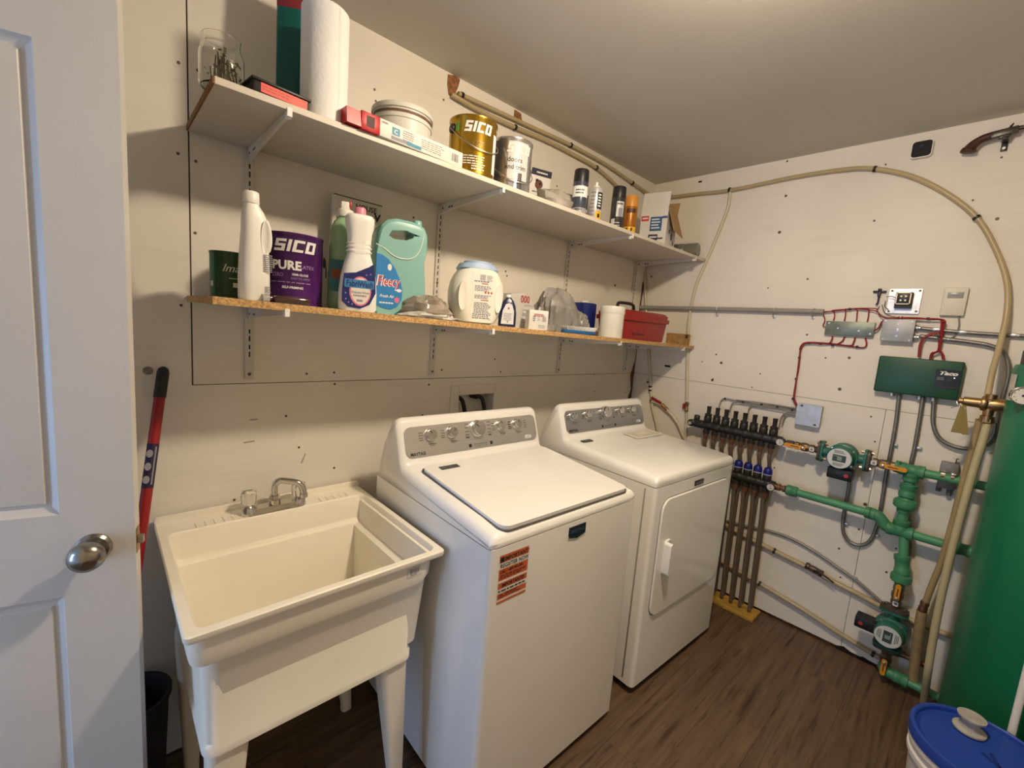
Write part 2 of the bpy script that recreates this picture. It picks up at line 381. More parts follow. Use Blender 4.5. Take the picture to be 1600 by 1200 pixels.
B(TR((0, DT/2, KZ))).prism([(-.006, -.008), (.006, -.008), (.006, .008), (-.006, .008)], 0, .011, 'x').build('latch_bolt', pm('latch_grey', (.45, .42, .36), .4, .8), d1)
HINGE = pm('hinge_steel', (.4, .38, .34), .35, 1)
for z in (.2, 1.02, 1.86): B(TR((-DW-.004, .002, z))).lathe([(.005, -.044), (.005, .044)], 10).build('hinge', HINGE, d1)
# ================================================================== LAUNDRY SINK
sk = thing('utility_sink', 'cream plastic laundry tub on four tapered legs beside the washing machine', 'sink', (-2.612, -.64, 0))
SW, SD, SZ = .632, .625, .83                              # local: x right, y towards the wall
def rr(x0, x1, y0, y1, z, r): return [(x, y, z) for x, y in rrect(x0, x1, y0, y1, r)]
b = B()
b.rings([rr(.044, .556, .048, .566, .480, .03), rr(.036, .564, .040, .574, .486, .03), rr(.036, .564, .040, .574, .506, .03), rr(.040, .560, .045, .570, .514, .03), rr(.033, .567, .040, .580, .728, .03),
         rr(.014, .588, .020, .590, .738, .03), rr(.010, .594, .014, .598, .760, .03), rr(.009, .597, .013, .600, .812, .03), rr(.002, SW-.002, .002, SD, .812, .012), rr(0, SW, 0, SD, .816, .013), rr(0, SW, 0, SD, SZ-.003, .013),
         rr(.003, SW-.003, .003, SD-.003, SZ, .012), rr(.022, .612, .019, .524, SZ, .022), rr(.025, .609, .022, .520, SZ-.005, .024), rr(.028, .605, .026, .513, .756, .025), rr(.030, .603, .028, .510, .748, .025),
         rr(.036, .600, .032, .496, .740, .025), rr(.040, .598, .035, .492, .734, .025), rr(.055, .585, .05, .47, .53, .03), rr(.08, .56, .08, .44, .512, .04)], True, True)
b.prism(rrect(.0, SW, SZ-.004, SZ+.018, .008), SD-.016, SD-.002, 'y')
b.build('basin', CREAM, sk)
b = B()
for k in range(5):
    for x0 in (.095, .462): b.prism(rrect(x0+k*.024-.0022, x0+k*.024+.0022, .528, .565, .002), SZ-.001, SZ+.0022, 'z')
stuff(b.build('soap_ridges', CREAM, sk))
def sink_leg(x0, x1, y0, y1, xb0, xb1, yb0, yb1):
    b = B(); b.rings([rr(xb0, xb1, yb0, yb1, 0, .012), rr(xb0, xb1, yb0, yb1, .02, .014), rr(x0, x1, y0, y1, .478, .018), rr(x0, x1, y0, y1, .4835, .018)]); return b.build('leg', CREAM, sk)
sink_leg(.045, .132, .050, .125, .045, .085, .050, .088); sink_leg(.470, .555, .050, .125, .522, .560, .050, .088)
sink_leg(.036, .118, .50, .572, .052, .092, .525, .565); sink_leg(.485, .564, .50, .572, .528, .566, .45, .485)
b = B(TR((.535, .0125, .790))); b.rect(-.02, -.016, .02, .012, -.0006); b.mat(1).bars(-.016, -.008, .016, .008, -.0010, n=14); b.lines(-.012, -.013, .012, 1, .004, .003, -.001)
b.build('barcode_sticker', [pm('sticker_white', (.72, .70, .66), .6), GREYPR], sk)
# faucet, standing on the deck (part of the sink)
FX, FY = .312, .548
b = B(TR((FX, FY, SZ)))
b.prism(rrect(-.098, .098, -.024, .024, .023), 0, .008, 'z').prism(rrect(-.092, .092, -.019, .019, .018), .008, .020, 'z')
for s in (-1, 1): b.lathe([(.024, .0), (.022, .022), (.016, .030), (.012, .034)], 18, (s*.076, 0, 0))
b.lathe([(.019, .018), (.018, .036), (.013, .040)], 18)
fa = b.build('faucet', CHROME, sk)
P = spline([(0, 0, .034), (0, 0, .075), (.004, -.002, .092), (.016, -.008, .100), (.04, -.020, .097), (.060, -.031, .092), (.073, -.038, .080), (.078, -.042, .060), (.079, -.043, .046)], 6)
P = [Vector(p)+Vector((FX, FY, SZ)) for p in P]
B().tube(P, .0105, 14).lathe([(.0135, -.004), (.0135, .008)], 14, tuple(Vector((.079, -.043, .046))+Vector((FX, FY, SZ)))).lathe([(.017, .036), (.017, .05)], 6, (FX, FY, SZ)).build('spout', CHROME, fa)
CLEAR = pm('clear_acrylic', (.95, .94, .90), .06, trans=1, ior=1.45, var=.01)
for s in (-1, 1):
    b = B(); R = []
    for z, k in ((.034, .017), (.040, .021), (.066, .023), (.076, .021), (.080, .013)):
        R.append([(FX+s*.076+k*(1+.07*cos(8*2*pi*i/32))*cos(2*pi*i/32), FY+k*(1+.07*cos(8*2*pi*i/32))*sin(2*pi*i/32), SZ+z) for i in range(32)])
    b.rings(R); b.build('handle', CLEAR, fa)

# ================================================================== WASHER AND DRYER
def offset_profile(P, d):
    out = []; n = len(P)
    for i, (y, z) in enumerate(P):
        a, c = P[i-1], P[(i+1) % n]; n1 = Vector((-(z-a[1]), y-a[0])).normalized() if (z-a[1], y-a[0]) != (0, 0) else Vector((0, 0)); n2 = Vector((-(c[1]-z), c[0]-y)).normalized()
        m = (n1+n2); m = m/max(m.length_squared/2, .35); out.append((y-m.x*d, z-m.y*d))
    return out
def cover(W, P):                                          # the moulded top: profile (y, z) swept along x with rounded ends
    b = B(); base = P[0][1]; R = []
    for x, d in ((0, .032), (.003, .0205), (.009, .0105), (.018, .0035), (.031, 0), (W-.031, 0), (W-.018, .0035), (W-.009, .0105), (W-.003, .0205), (W, .032)):
        Q = offset_profile(P, d) if d else P
        R.append([(x, y0+(y-y0)*.35, base if z0 <= base+1e-6 else max(base+.001, z)) for (y, z), (y0, z0) in zip(Q, P)])
    return b.rings(R)
def arcpts(c, r, a0, a1, n): return [(c[0]+r*cos(radians(a0+(a1-a0)*i/n)), c[1]+r*sin(radians(a0+(a1-a0)*i/n))) for i in range(n+1)]
PT = TR((0, .512, 1.004)) @ RX(-19.5)                    # control panel plane of both machines
SILV = pm('brushed_silver', (.62, .60, .57), .30, .75, var=.12, vscale=14, stretch=(.3, 60, 60))
SILV2 = pm('brushed_grey', (.42, .42, .42), .30, .8, var=.12, vscale=14, stretch=(.3, 60, 60))
KNOB = pm('knob_chrome', (.66, .65, .63), .2, 1, var=.03)
NAVY = pm('badge_navy', (.012, .018, .035), .3)
def front_profile(W, z0, z1, r=.018):                     # cabinet section in plan: rounded front corners
    return [(W, .69)] + [(0, .69)] + [(r-r*cos(radians(a)), r-r*sin(radians(a))) for a in (0, 22, 45, 67, 90)] + [(W-r+r*sin(radians(a)), r-r*cos(radians(a))) for a in (0, 22, 45, 67, 90)]
def machine(name, label, cat, loc, yaw, H, zf, zb, kick, panel_mat):
    t = thing(name, label, cat, loc, yaw)
    W = .699
    B().prism(front_profile(W, 0, 0), kick, H-.003, 'z').build('cabinet', WHITE, t)
    b = B(); b.box(.025, .03, .012, W-.025, .66, kick+.002)
    for x in (.05, W-.05):
        for y in (.06, .62): b.lathe([(.022, 0), (.022, .012)], 12, (x, y, 0))
    b.build('plinth', DARK, t)
    P = [(.0, H), (-.002, H+.014)] + arcpts((.022, zf-.022), .0235, 175, 95, 5) + [(.10, zf+.004+(zb-zf)*.18), (.30, zf+(zb-zf)*.62), (.492, zb), (.506, zb+.008), (.512, 1.004), (.5555, 1.128)]
    P += arcpts((.578, 1.122), .024, 150, 20, 5) + [(.622, 1.098), (.652, 1.045), (.674, .98), (.685, H+.012), (.689, H)]
    cover(W, P).build('top_cover', WHITE, t)
    b = B(PT); b.prism(rrect(.024, W-.024, .006, .117, .026, 6), -.0035, .004, 'y'); b.build('control_panel', panel_mat, t)
    return t
def knobs(t, where, Mw, big_i):
    for i, (u, v) in enumerate(where):
        x, z = onpl(u, v, Mw @ TR((0, -.012, 0))); r = .030 if i == big_i else .021
        if i == big_i: b = B(PT @ TR((x, -.0035, z))); b.lathe([(r*1.13, 0), (r*1.13, .004), (r*.98, .006), (r*.98, .022), (r*.9, .026), (0, .0262)], 30, axis='y')
        else: b = B(PT @ TR((x, -.0035, z))); b.lathe([(r*1.05, 0), (r*1.05, .003), (r*.92, .005), (r*.9, .019), (r*.82, .022), (0, .0222)], 26, axis='y')
        k = b.build('knob', KNOB, t)
        a = rnd.uniform(-60, 60); b = B(PT @ TR((x, -.0035-(.0262 if i == big_i else .0222), z)) @ RY(a)); b.box(-.0012, -.0008, r*.25, .0012, .0004, r*.8); b.build('pointer', BLACKPR, k)
def dial_print(t, where, Mw, mats, big_i):
    b = B(PT)
    for i, (u, v) in enumerate(where):
        x, z = onpl(u, v, Mw); r = .046 if i == big_i else .034
        for k in range(7 if i == big_i else 4):
            a = radians((55 if i == big_i else 70)+k*(25 if i == big_i else 22)); zz = z+(r*.75)*cos(a)
            if .012 < zz < .114:
                b.lines(x-r-.022, zz, x-r-.003, 1, 1, .0022, -.0042, jag=.1)
                if i >= big_i: b.lines(x+r+.003-.004, zz, x+r+.016, 1, 1, .0022, -.0042, jag=.1)
        if i != big_i: b.lines(x-.016, z-.036, x+.016, 1, 1, .0026, -.0042, jag=.05); b.lines(x-.012, z-.041, x+.012, 1, 1, .0016, -.0042)
    x, z = onpl(where[big_i][0], where[big_i][1], Mw)
    for dx in (-.052, .055): b.box(x+dx-.006, -.0046, .0135, x+dx+.006, -.0034, .0265, .0012)
    for k in range(6): b.rect(x-.03+k*.011, .014, x-.026+k*.011, .016, -.0042); b.rect(x-.031+k*.011, .0215, x-.025+k*.011, .024, -.0042)
    b.text('MAYTAG', .0115, .040, .0125, -.0042, bold=.03, align=0, wide=.95)
    stuff(b.build('panel_print', BLACKPR, t))
    b = B(PT); b.rect(.60, .016, .638, .030, -.0042); b.mat(1).lines(.604, .024, .634, 2, .005, .0022, -.0046); b.build('panel_sticker', [WPR, GREYPR], t)

# washer
WX, WY, WYAW = -1.9687, -.8257, -.0196
ws = machine('washing_machine', 'white top-loading washing machine with orange and white notice sticker on its front', 'washer', (WX, WY, 0), WYAW, .905, .940, .984, .028, SILV)
MWW = mw(ws)
wk = [(674, 679), (707, 675), (747, 669), (783, 664), (808, 662)]
knobs(ws, wk, MWW @ PT, 2); dial_print(ws, wk, MWW @ PT, None, 2)
SL = math.degrees(math.atan2(.984-.940, .47))
LD = TR((0, .006, .9412)) @ RX(SL)
b = B(LD); b.prism(rrect(.048, .651, .002, .452, .03, 6), .002, .0135, 'z'); ld = b.build('lid', WHITE, ws, ang=30)
b = B(LD); b.prism(rrect(.044, .655, -.002, .458, .03, 6), .0005, .0032, 'z'); b.build('lid_gap', pm('gap_grey', (.10, .095, .09), .6), ws)
b = B(LD @ TR((0, 0, .0139)) @ RX(-90)); b.prism(rrect(.100, .178, .398, .424, .003), -.0004, .0004, 'y'); b.mat(1).text('MAYTAG', .008, .128, .407, -.0007, bold=.02)
b.build('badge', [pm('badge_grey', (.05, .05, .055), .3), GREYPR], ws)
b = B(); b.rings([[(x, y, z) for x, z in ((.322, .886), (.404, .886), (.404, .856), (.363, .849), (.322, .856))] for y in (-.003, .001)]); b.mat(1).text('MAYTAG', .012, .363, .865, -.0034, bold=.02)
b.mat(2).rings([[(x, y, z) for x, z in ((.322, .856), (.363, .849), (.404, .856), (.404, .852), (.363, .843), (.322, .852))] for y in (-.0034, .001)])
b.build('badge', [NAVY, pm('badge_letter', (.06, .10, .16), .3), CHROME], ws)
ORG = pm('orange_print', hx('c8643a'), .55)
b = B(); X0, X1 = .036, .146
b.rect(X0, .734, X1, .880, -.0006)
for z0, z1 in ((.857, .879), (.804, .838), (.779, .797), (.748, .765), (.735, .742)): b.mat(1).rect(X0, z0, X1, z1, -.0010)
b.mat(2).rect(X0+.002, .859, X0+.016, .874, -.0014); b.text('IMPORTANT!', .0125, X0+.018, .8605, -.0014, bold=.03, align=0, wide=.92)
b.text('REGISTER NOW', .0125, X0+.004, .8415, -.0012, bold=.015, align=0, wide=.87); b.text('CALL 1-800-900-3301', .009, X0+.004, .8255, -.0014, bold=.03, align=0, wide=.78)
b.lines(X0+.005, .818, X1-.006, 3, .0045, .0022, -.0014); b.text('IMPORTANTE!', .0115, X0+.014, .782, -.0014, bold=.03, align=0, wide=.85)
b.lines(X0+.002, .7695, X1-.004, 1, .004, .0045, -.0012, jag=.03); b.text('CALL 1-800-900-3301', .0065, X0+.006, .757, -.0014, bold=.02, align=0, wide=.85); b.lines(X0+.005, .7525, X1-.02, 1, .004, .002, -.0014)
b.build('notice_sticker', [WPR, ORG, BLACKPR], ws)

# dryer
RX0, RY0, RYAW = -1.128, -.8426, -.0484
dy = machine('clothes_dryer', 'white clothes dryer with a front door and upright handle beside the pipework', 'dryer', (RX0, RY0, 0), RYAW, .9157, .956, .986, .036, SILV2)
MDW = mw(dy)
dk = [(896, 650), (919, 647), (947, 644), (970, 641), (988, 639)]
knobs(dy, dk, MDW @ PT, 2); dial_print(dy, dk, MDW @ PT, None, 2)
SL2 = math.degrees(math.atan2(.03, .47)); DK = TR((0, .006, .9575)) @ RX(SL2)
b = B(DK); b.prism(rrect(.055, .125, .425, .45, .003), .0005, .003, 'z'); b.build('badge', [pm('badge_grey', 0), GREYPR], dy)
b = B(DK); b.prism(rrect(.40, .64, .36, .455, .004), .0015, .0030, 'z'); b.mat(1).prism(rrect(.42, .62, .372, .445, .004), .003, .0034, 'z'); b.mat(0).prism(rrect(.47, .58, .40, .44, .004), .0034, .0038, 'z')
b.build('instruction_sheet', [pm('paper_cream', (.78, .74, .64), .5), pm('paper_tan', (.66, .60, .48), .5)], dy)
b = B(); b.box(-.0016, .045, .06, .0, .052, .9, .0008); b.build('cabinet_seam', pm('seam_grey', (.35, .34, .32), .5), dy)
dp = rrect(.056, .656, .338, .856, .055, 8)
b = B(); gap = rrect(.0525, .6595, .3345, .8595, .058, 8); b.prism(gap, -.0012, .004, 'y'); b.build('door_gap', pm('gap_light', (.20, .19, .175), .5), dy)
b = B(); b.rings([[(x, .004, z) for x, z in dp], [(x, -.0055, z) for x, z in dp], [(x, -.0085, z) for x, z in rrect(.059, .653, .341, .853, .053, 8)]]); dd = b.build('door', WHITE, dy, ang=30)
hp = rrect(.098, .150, .520, .675, .018, 6)
b = B(); b.rings([[(x, -.007, z) for x, z in hp], [(x, -.014, z) for x, z in rrect(.101, .147, .523, .672, .017, 6)]]); b.prism(rrect(.099, .124, .528, .668, .012, 6), -.042, -.012, 'y')
b.build('handle', WHITE, dd, ang=30)
b = B(); b.prism(rrect(.122, .144, .530, .666, .009, 4), -.0147, -.0135, 'y'); b.build('handle_recess', pm('recess_grey', (.45, .44, .42), .5), dd)
b = B(); b.box(.311, -.0035, .869, .391, .001, .893, .002); b.mat(1).text('MAYTAG', .011, .351, .8755, -.0038, bold=.02); b.mat(2).text('|', .012, .318, .876, -.0038); b.build('badge', [pm('badge_plum', (.035, .022, .03), .3), pm('badge_letter2', (.2, .19, .2), .3), REDPR], dy)

# ================================================================== things by the door
tp = BW(256, 573, .026); lo = Vector((-2.775, -.345, .012)); ax = (lo-tp).normalized()
pl_ = thing('long_tool_handle', 'red tool handle with black grip leaning on the wall by the door edge', 'tool handle', lo)
def alongM(a, c): 
    z = (Vector(c)-Vector(a)).normalized(); x = Vector((1, 0, 0)); x = (x-z*x.dot(z)).normalized(); y = z.cross(x); M = Matrix((x, y, z)).transposed().to_4x4(); M.translation = a; return M
AM = alongM(lo-lo, tp-lo); LL = (tp-lo).length
RED = pm('red_paint', (.30, .012, .014), .4)
g1 = .09; l0, l1 = .335, .505                             # grip length and label span measured from the top
B(AM).lathe([(.0135, .25), (.0135, LL-g1)], 16).build('shaft', RED, pl_)
B(AM).lathe([(.0150, LL-g1), (.0150, LL-.018), (.012, LL-.006), (.004, LL)], 16).build('grip', KNOCK, pl_)
b = B(AM).lathe([(.0139, LL-.345), (.0139, LL-.222)], 16, cap=False)
for k in range(3): b.mat(1).prism([(-.006+.0075*cos(i*.524), LL-.250-k*.036+.011*sin(i*.524)) for i in range(12)], -.0146, -.010, 'y')
b.mat(2).arc(.0143, .35, .65, LL-.335, LL-.23, 4); b.build('label', [pm('label_violet', (.02, .012, .05), .5), pm('label_mist', (.30, .29, .34), .5), GREYPR], pl_)
B(AM).lathe([(.0145, .0), (.0145, .46)], 14).build('ferrule', KNOCK, pl_)
B(AM).lathe([(.004, 0), (.013, .012), (.016, .03), (.0145, .05)], 14).build('foot', KNOCK, pl_)
bn = thing('waste_bin', 'round black waste bin on the floor between the sink and the door', 'bin', (-2.685, -.115, 0))
b = B(); b.lathe([(.074, 0), (.092, .34), (.099, .345), (.099, .358), (.090, .358), (.086, .34), (.068, .012)], 26); b.build('bin_body', KNOCK, bn)

# washer outlet box in the wall
ob_ = thing('washer_outlet_box', 'white recessed plumbing box with two black hoses in the wall behind the washer', 'outlet box', (-1.408, 0, 1.10))
IN = (-.086, .130, .066)                                  # opening: x0, x1, top z (local)
b = B(); F = WPLAS
b.box(-.132, -.005, -.09, IN[0], 0, .113, .002).box(IN[1], -.005, -.09, .145, 0, .113, .002).box(IN[0], -.005, IN[2], IN[1], 0, .113, .002).box(IN[0], -.005, -.09, IN[1], 0, -.075, .002)
b.build('face_frame', WALLM, ob_)
b = B(); b.box(IN[0]-.001, .078, -.079, IN[1]+.001, .081, IN[2]+.001).box(IN[0]-.001, 0, -.079, IN[0]+.0015, .08, IN[2]+.001).box(IN[1]-.0015, 0, -.079, IN[1]+.001, .08, IN[2]+.001).box(IN[0], 0, IN[2]-.0015, IN[1], .08, IN[2]+.001).box(IN[0], 0, -.079, IN[1], .08, -.077); b.build('box_shell', pm('box_inside', (.70, .68, .63), .5), ob_)
for x in (-.078, .045):
    b = B(); b.lathe([(.012, -.022), (.012, .022), (.008, .026), (.008, .034)], 12, (x, -.003, .045), axis='y').cbox((x, -.026, .056), (.03, .016, .016), .004); v = b.build('valve', DARK, ob_)
    v.location.y = .055
    B(TR((0, -.05, 0))).tube(spline([(x, .035, .045), (x+.012, .024, .048), (x+.030, .018, .036), (x+.040, .012, .005), (x+.043, -.004, -.05), (x+.043, -.020, -.09), (x+.043, -.024, -.2)], 6), .010, 10).build('hose', KNOCK, v)
# ================================================================== SHELVES
ZU = 2.0
def ZL(x): return 1.5185-.0195*(x+2.515)
MEL = pm('melamine_white', (.62, .57, .49), .5, var=.04, bump=.05)
PB = pm('particle_board', hx('c79f68'), .8, var=.55, vscale=150, bump=.5, bscale=160)
PBE = pm('particle_edge', hx('8a5f38'), .85, var=.5, vscale=150)
su = thing('upper_shelf', 'long white melamine shelf board near the ceiling', 'shelf', (-2.515, 0, ZU))
SDP = .40
B().box(.004, -SDP, -.0165, 2.512, -.003, 0, .0008, 1).build('board', MEL, su)
B().box(0, -SDP+.001, -.0160, .0042, -.004, -.0005).build('raw_end', PBE, su)
sl = thing('lower_shelf', 'long raw particle board shelf above the sink and machines', 'shelf', (-2.518, 0, ZL(-2.518)))
b = B(); b.rings([[(x, y, z-.0195*x) for y, z in ((-SDP, -.0185), (-SDP, 0), (-.003, 0), (-.003, -.0185))] for x in (0, 2.515)]); b.build('board', MEL, sl)
b = B(); b.rings([[(x, y, z-.0195*x) for y, z in ((-SDP-.0012, -.0183), (-SDP-.0012, -.0002), (-SDP, -.0002), (-SDP, -.0183))] for x in (-.0006, 2.515)])
b.rings([[(x, y, z-.0195*x) for y, z in ((-SDP, -.0183), (-SDP, -.0002), (-.004, -.0002), (-.004, -.0183))] for x in (-.0012, 0)]); b.build('chip_edge', PB, sl)
RAILX = (-2.357, -1.652, -.812, -.132)
RPOS = ('nearest the door', 'above the washing machine', 'above the dryer', 'by the corner')
r0 = None
for x, w in zip(RAILX, RPOS):
    lab = 'white slotted shelf rail on the wall, the one '+w
    if r0 is None:
        r0 = thing('shelf_rail', lab, 'shelf rail', (x, 0, 1.262), group='slotted shelf rails on the back wall')
        b = B(); b.box(-.0125, -.010, 0, .0125, 0, .716, .0012, 1); rl = b.build('channel', pm('rail_white', (.64, .60, .54), .42), r0)
        b = B()
        for k in range(13): 
            if k not in (2, 3) : b.box(-.0022, -.0106, .075+k*.0255*2, .0022, -.0099, .075+k*.0255*2+.017)
            b.box(-.0022, -.0106, .10+k*.0255*2, .0022, -.0099, .10+k*.0255*2+.014)
        stuff(b.build('slots', DARK, r0))
        for z in (.018, .40): B(TR((0, -.010, z))).lathe([(.0055, 0), (.005, .002), (.002, .0025)], 10, axis='y').build('screw', SCREW, r0)
    else:
        c = r0.copy(); COL.objects.link(c); c.location.x = x; c['label'] = lab
        for ch in r0.children: part(ch, c)
BRW = pm('bracket_white', (.68, .64, .57), .42)
bproto = None
for nm, zf in (('upper', lambda x: ZU-.0168), ('lower', lambda x: ZL(x)-.0190)):
    for x, w in zip(RAILX, RPOS):
        lab = 'white metal bracket under the %s shelf, the one %s' % (nm, w)
        if bproto is None:
            bproto = thing('shelf_bracket', lab, 'bracket', (x, 0, zf(x)), group='metal brackets under the two shelves')
            prof = [(-.011, 0), (-.385, 0), (-.385, -.010), (-.36, -.013), (-.12, -.026), (-.03, -.036), (-.011, -.038)]
            b = B(); b.rings([[(xx, y, z) for y, z in prof] for xx in (-.0045, .0045)]); b.build('arm', BRW, bproto)
            b = B(); b.box(-.006, -.3965, -.017, .006, -.384, 0, .002); b.box(-.006, -.4035, -.012, .006, -.4015, .006, .0005, 1); b.box(-.006, -.4035, -.014, .006, -.384, -.0115); b.build('tip', WPLAS, bproto)
            b = B()
            for y in (-.028, -.075, -.092): b.box(-.005, y-.006, -.022, .005, y+.004, -.016)
            stuff(b.build('bracket_holes', DARK, bproto))
        else:
            c = bproto.copy(); COL.objects.link(c); c.location = (x, 0, zf(x)); c['label'] = lab
            for ch in bproto.children: part(ch, c)

# ================================================================== helpers for goods
def turn(x, y): return -atan2(x-CP.x, -(CP.y-y))         # rotation that makes the label look at the room's viewer side
def can(name, label, x, y, z, r, h, body, group=None, rim=None, rot=0):
    t = thing(name, label, 'paint can', (x, y, z), rot, group)
    B().lathe([(r*.985, 0), (r*1.01, .002), (r*1.01, .006), (r*.985, .009), (r*.985, h-.010), (r*1.012, h-.006), (r*1.012, h)], 36).build('can_body', body, t, ang=30)
    B().lathe([(r*1.012, h), (r*.95, h+.0012), (r*.93, h-.006), (r*.80, h-.006), (r*.78, h-.002), (0, h-.002)], 36, cap=False).build('can_lid', rim or STEEL, t)
    return t
def bail(t, r, h, zl, side=1, a0=0):
    b = B()
    for s in (-1, 1): b.at(RZ(a0+s*90)).lathe([(.016, r), (.015, r+.004), (.008, r+.006)], 12, (0, 0, zl), axis='y')
    b.build('bail_ear', DARK, t); b = B(); stuff(t.children[-1]) if False else None
    b.at(RZ(a0)); b.tube(spline([(-r-.006, 0, zl)]+[(-(r+.007)*cos(q), -(r+.006)*sin(q), zl-(.075)*sin(q)) for q in [i*pi/8 for i in range(1, 8)]]+[(r+.006, 0, zl)], 4), .0016, 6)
    b.build('bail_handle', STEEL, t)
MATT = lambda n, c, r=.45, **k: pm(n, c, r, **k)

# ================================================================== UPPER SHELF GOODS
# glass jar
x, r = fitcyl(309, 383, 95, -.325)
t = thing('glass_jar', 'clear glass jar with dried stems inside at the raw end of the upper shelf', 'jar', (x, -.325, ZU))
GL = pm('clear_glass', (.95, .96, .93), .03, trans=1, ior=1.45, var=.01)
r = min(r, .052); H = .113
B().lathe([(r*.9, .001), (r, .008), (r, H*.66), (r*.9, H*.80), (r*.84, H*.86), (r*.86, H), (r*.80, H), (r*.78, H*.86), (r*.85, H*.79), (r*.95, H*.65), (r*.95, .012), (r*.85, .006)], 30).build('jar_glass', GL, t)
b = B(); DRY = pm('dried_stems', hx('4a4428'), .8, var=.6, vscale=60)
for k in range(26):
    a, c = rnd.uniform(0, 6.28), rnd.uniform(.1, .75)*r; a2 = a+rnd.uniform(-.8, .8)
    b.tube([(c*cos(a), c*sin(a), .014), (c*.8*cos(a2), c*.8*sin(a2), rnd.uniform(.04, .09))], .0016, 4)
for k in range(60):
    a, c = rnd.uniform(-2.0, 1.2), rnd.uniform(.25, .8)*r; z = rnd.uniform(.014, .075); e = Vector((rnd.uniform(-1, 1), rnd.uniform(-1, 1), rnd.uniform(-.6, .9)))*.012; f_ = Vector((rnd.uniform(-1, 1), rnd.uniform(-1, 1), rnd.uniform(-1, 1)))*.006; p = Vector((c*cos(a), c*sin(a), z)); b.mat(1).quad((p, p+e*.5+f_, p+e, p+e*.5-f_))
stuff(b.build('dried_stems', [DRY, pm('dried_leaves', hx('6a6238'), .8, var=.4, vscale=40)], t))
# black card box with a red label
p0, p1 = at(400, 128, y=-.375), at(480, 160, y=-.385)
t = thing('storage_case', 'flat black plastic case with red label next to the glass jar', 'case', ((p0.x+p1.x)/2-.01, -.345, ZU+.0005), radians(6))
b = B(); b.box(-.062, -.045, 0, .068, .045, .030, .004).build('case_body', DARK, t); B().box(-.066, -.049, .026, .072, .048, .0325, .002).build('case_lid', DARK, t)
b = B(); b.box(-.046, -.0466, .004, .062, -.0448, .0245); b.mat(1).lines(-.042, .017, .03, 2, .006, .002, -.0470); b.build('red_label', [pm('label_red', hx('d8473a'), .5, var=.1), pm('label_red2', hx('a02a24'), .5)], t)
# teal bag behind, and the paper towel roll
x, r = fitcyl(471, 547, 100, -.335)
t = thing('paper_towel_roll', 'tall white wrapped paper towel roll standing on the upper shelf', 'paper towel', (x, -.325, ZU))
b = B(); b.lathe([(r-.004, 0), (r, .004), (r, .284), (r-.006, .290), (.022, .290), (.020, .286), (.020, .002)], 36); b.build('paper', pm('towel_paper', (.80, .80, .80), .75, bump=.25, bscale=90), t)
b = B().lathe([(.021, .001), (.021, .287), (.0185, .287), (.0185, .001)], 18); b.build('cardboard_core', pm('core_card', hx('9a7a55'), .9), t)
b = B(); a0 = turn(x, -.325)
for k in range(40): b.arc(r+.0006, .28+rnd.uniform(-.05, .02), .33+rnd.uniform(-.02, .06), .004+k*.007, .009+k*.007, 2)
stuff(b.build('wrap_seam', pm('clear_wrap', (.85, .86, .88), .12), t))
q = at(458, 100, y=-.20); pk = at(445, 60, y=-.2)
t = thing('chip_bag', 'teal and red foil bag standing upright behind the paper towel roll', 'bag', (q.x+.04, -.17, ZU))
TEAL = pm('teal_foil', hx('0f5a55'), .3, var=.15, vscale=9); b = B()
R = []
for z, w, d in ((0, .062, .030), (.03, .075, .042), (.16, .075, .044), (.33, .072, .036), (.38, .073, .012), (.42, .073, .003)):
    R.append([(w*cos(a)+(.004*sin(5*a+z*40)), d*sin(a)+.004*sin(3*a+z*30), z) for a in [i*2*pi/24 for i in range(24)]])
b.rings(R[:4], True, False); b.mat(1).rings(R[3:], False, True); b.mat(2).rings([[(p[0]*1.01, p[1]*1.04-.0008, p[2]) for p in r_] for r_ in (R[1], R[2])], False, False) if False else None
b.build('foil_pack', [TEAL, pm('maroon_foil', hx('7a2a35'), .35, var=.15)], t)
# red and white carton lying along the front edge
A, C = at(578, 207, z=ZU+.02), at(716, 248, z=ZU+.02)
p0, p1 = at(548, 196, y=-.395), at(717, 250, y=-.378)
L = (Vector((p1.x, p1.y))-Vector((p0.x, p0.y))).length
t = thing('foil_carton', 'long red and white carton lying along the front edge of the upper shelf', 'box', ((p0.x+p1.x)/2, -.376, ZU+.0003), atan2(p1.y-p0.y, p1.x-p0.x))
B().box(-L/2+.07, -.030, 0, L/2, .032, .046, .0012).build('carton', pm('carton_white', (.72, .68, .62), .5), t)
b = B(); b.box(-L/2+.02, -.0303, .0, -L/2+.075, .0323, .0464, .0012); b.prism([(-.030, .003), (.030, .003), (.026, .043), (-.026, .043)], -L/2-.02, -L/2+.03, 'x'); b.build('end_flap', pm('carton_red', hx('b3141c'), .35), t)
b = B(); b.box(-L/2+.035, -.0312, .010, -L/2+.058, -.0300, .038); b.build('flap_window', pm('flap_dark', hx('3a0a0c'), .6), t)
b = B(); X = -L/2; yy = -.0306
b.text('Reynolds', .008, X+.085, .034, yy, align=0) if False else b.mat(1).lines(X+.08, .036, X+.10, 1, 1, .004, yy)
b.mat(0).rect(X+.112, .016, X+.137, .036, yy); b.mat(2).text('C', .012, X+.124, .020, yy-.0003, bold=.02)
for k in range(5): b.mat(1).lines(X+.147, .036-k*.006, X+.185, 1, 1, .0028, yy)
for k in range(5): b.mat(1).lines(X+.21, .034-k*.006, L/2-.07, 1, 1, .0022, yy)
b.mat(1).rect(X+.11, .0035, X+.20, .012, yy-.0001); b.mat(0).rect(X+.16, .003, X+.21, .0125, yy-.0003)
b.mat(1).bars(L/2-.045, .010, L/2-.018, .034, yy, n=14); stuff(b.build('carton_print', [pm('print_blue', hx('2a7f9c'), .5), GREYPR, WPR], t))
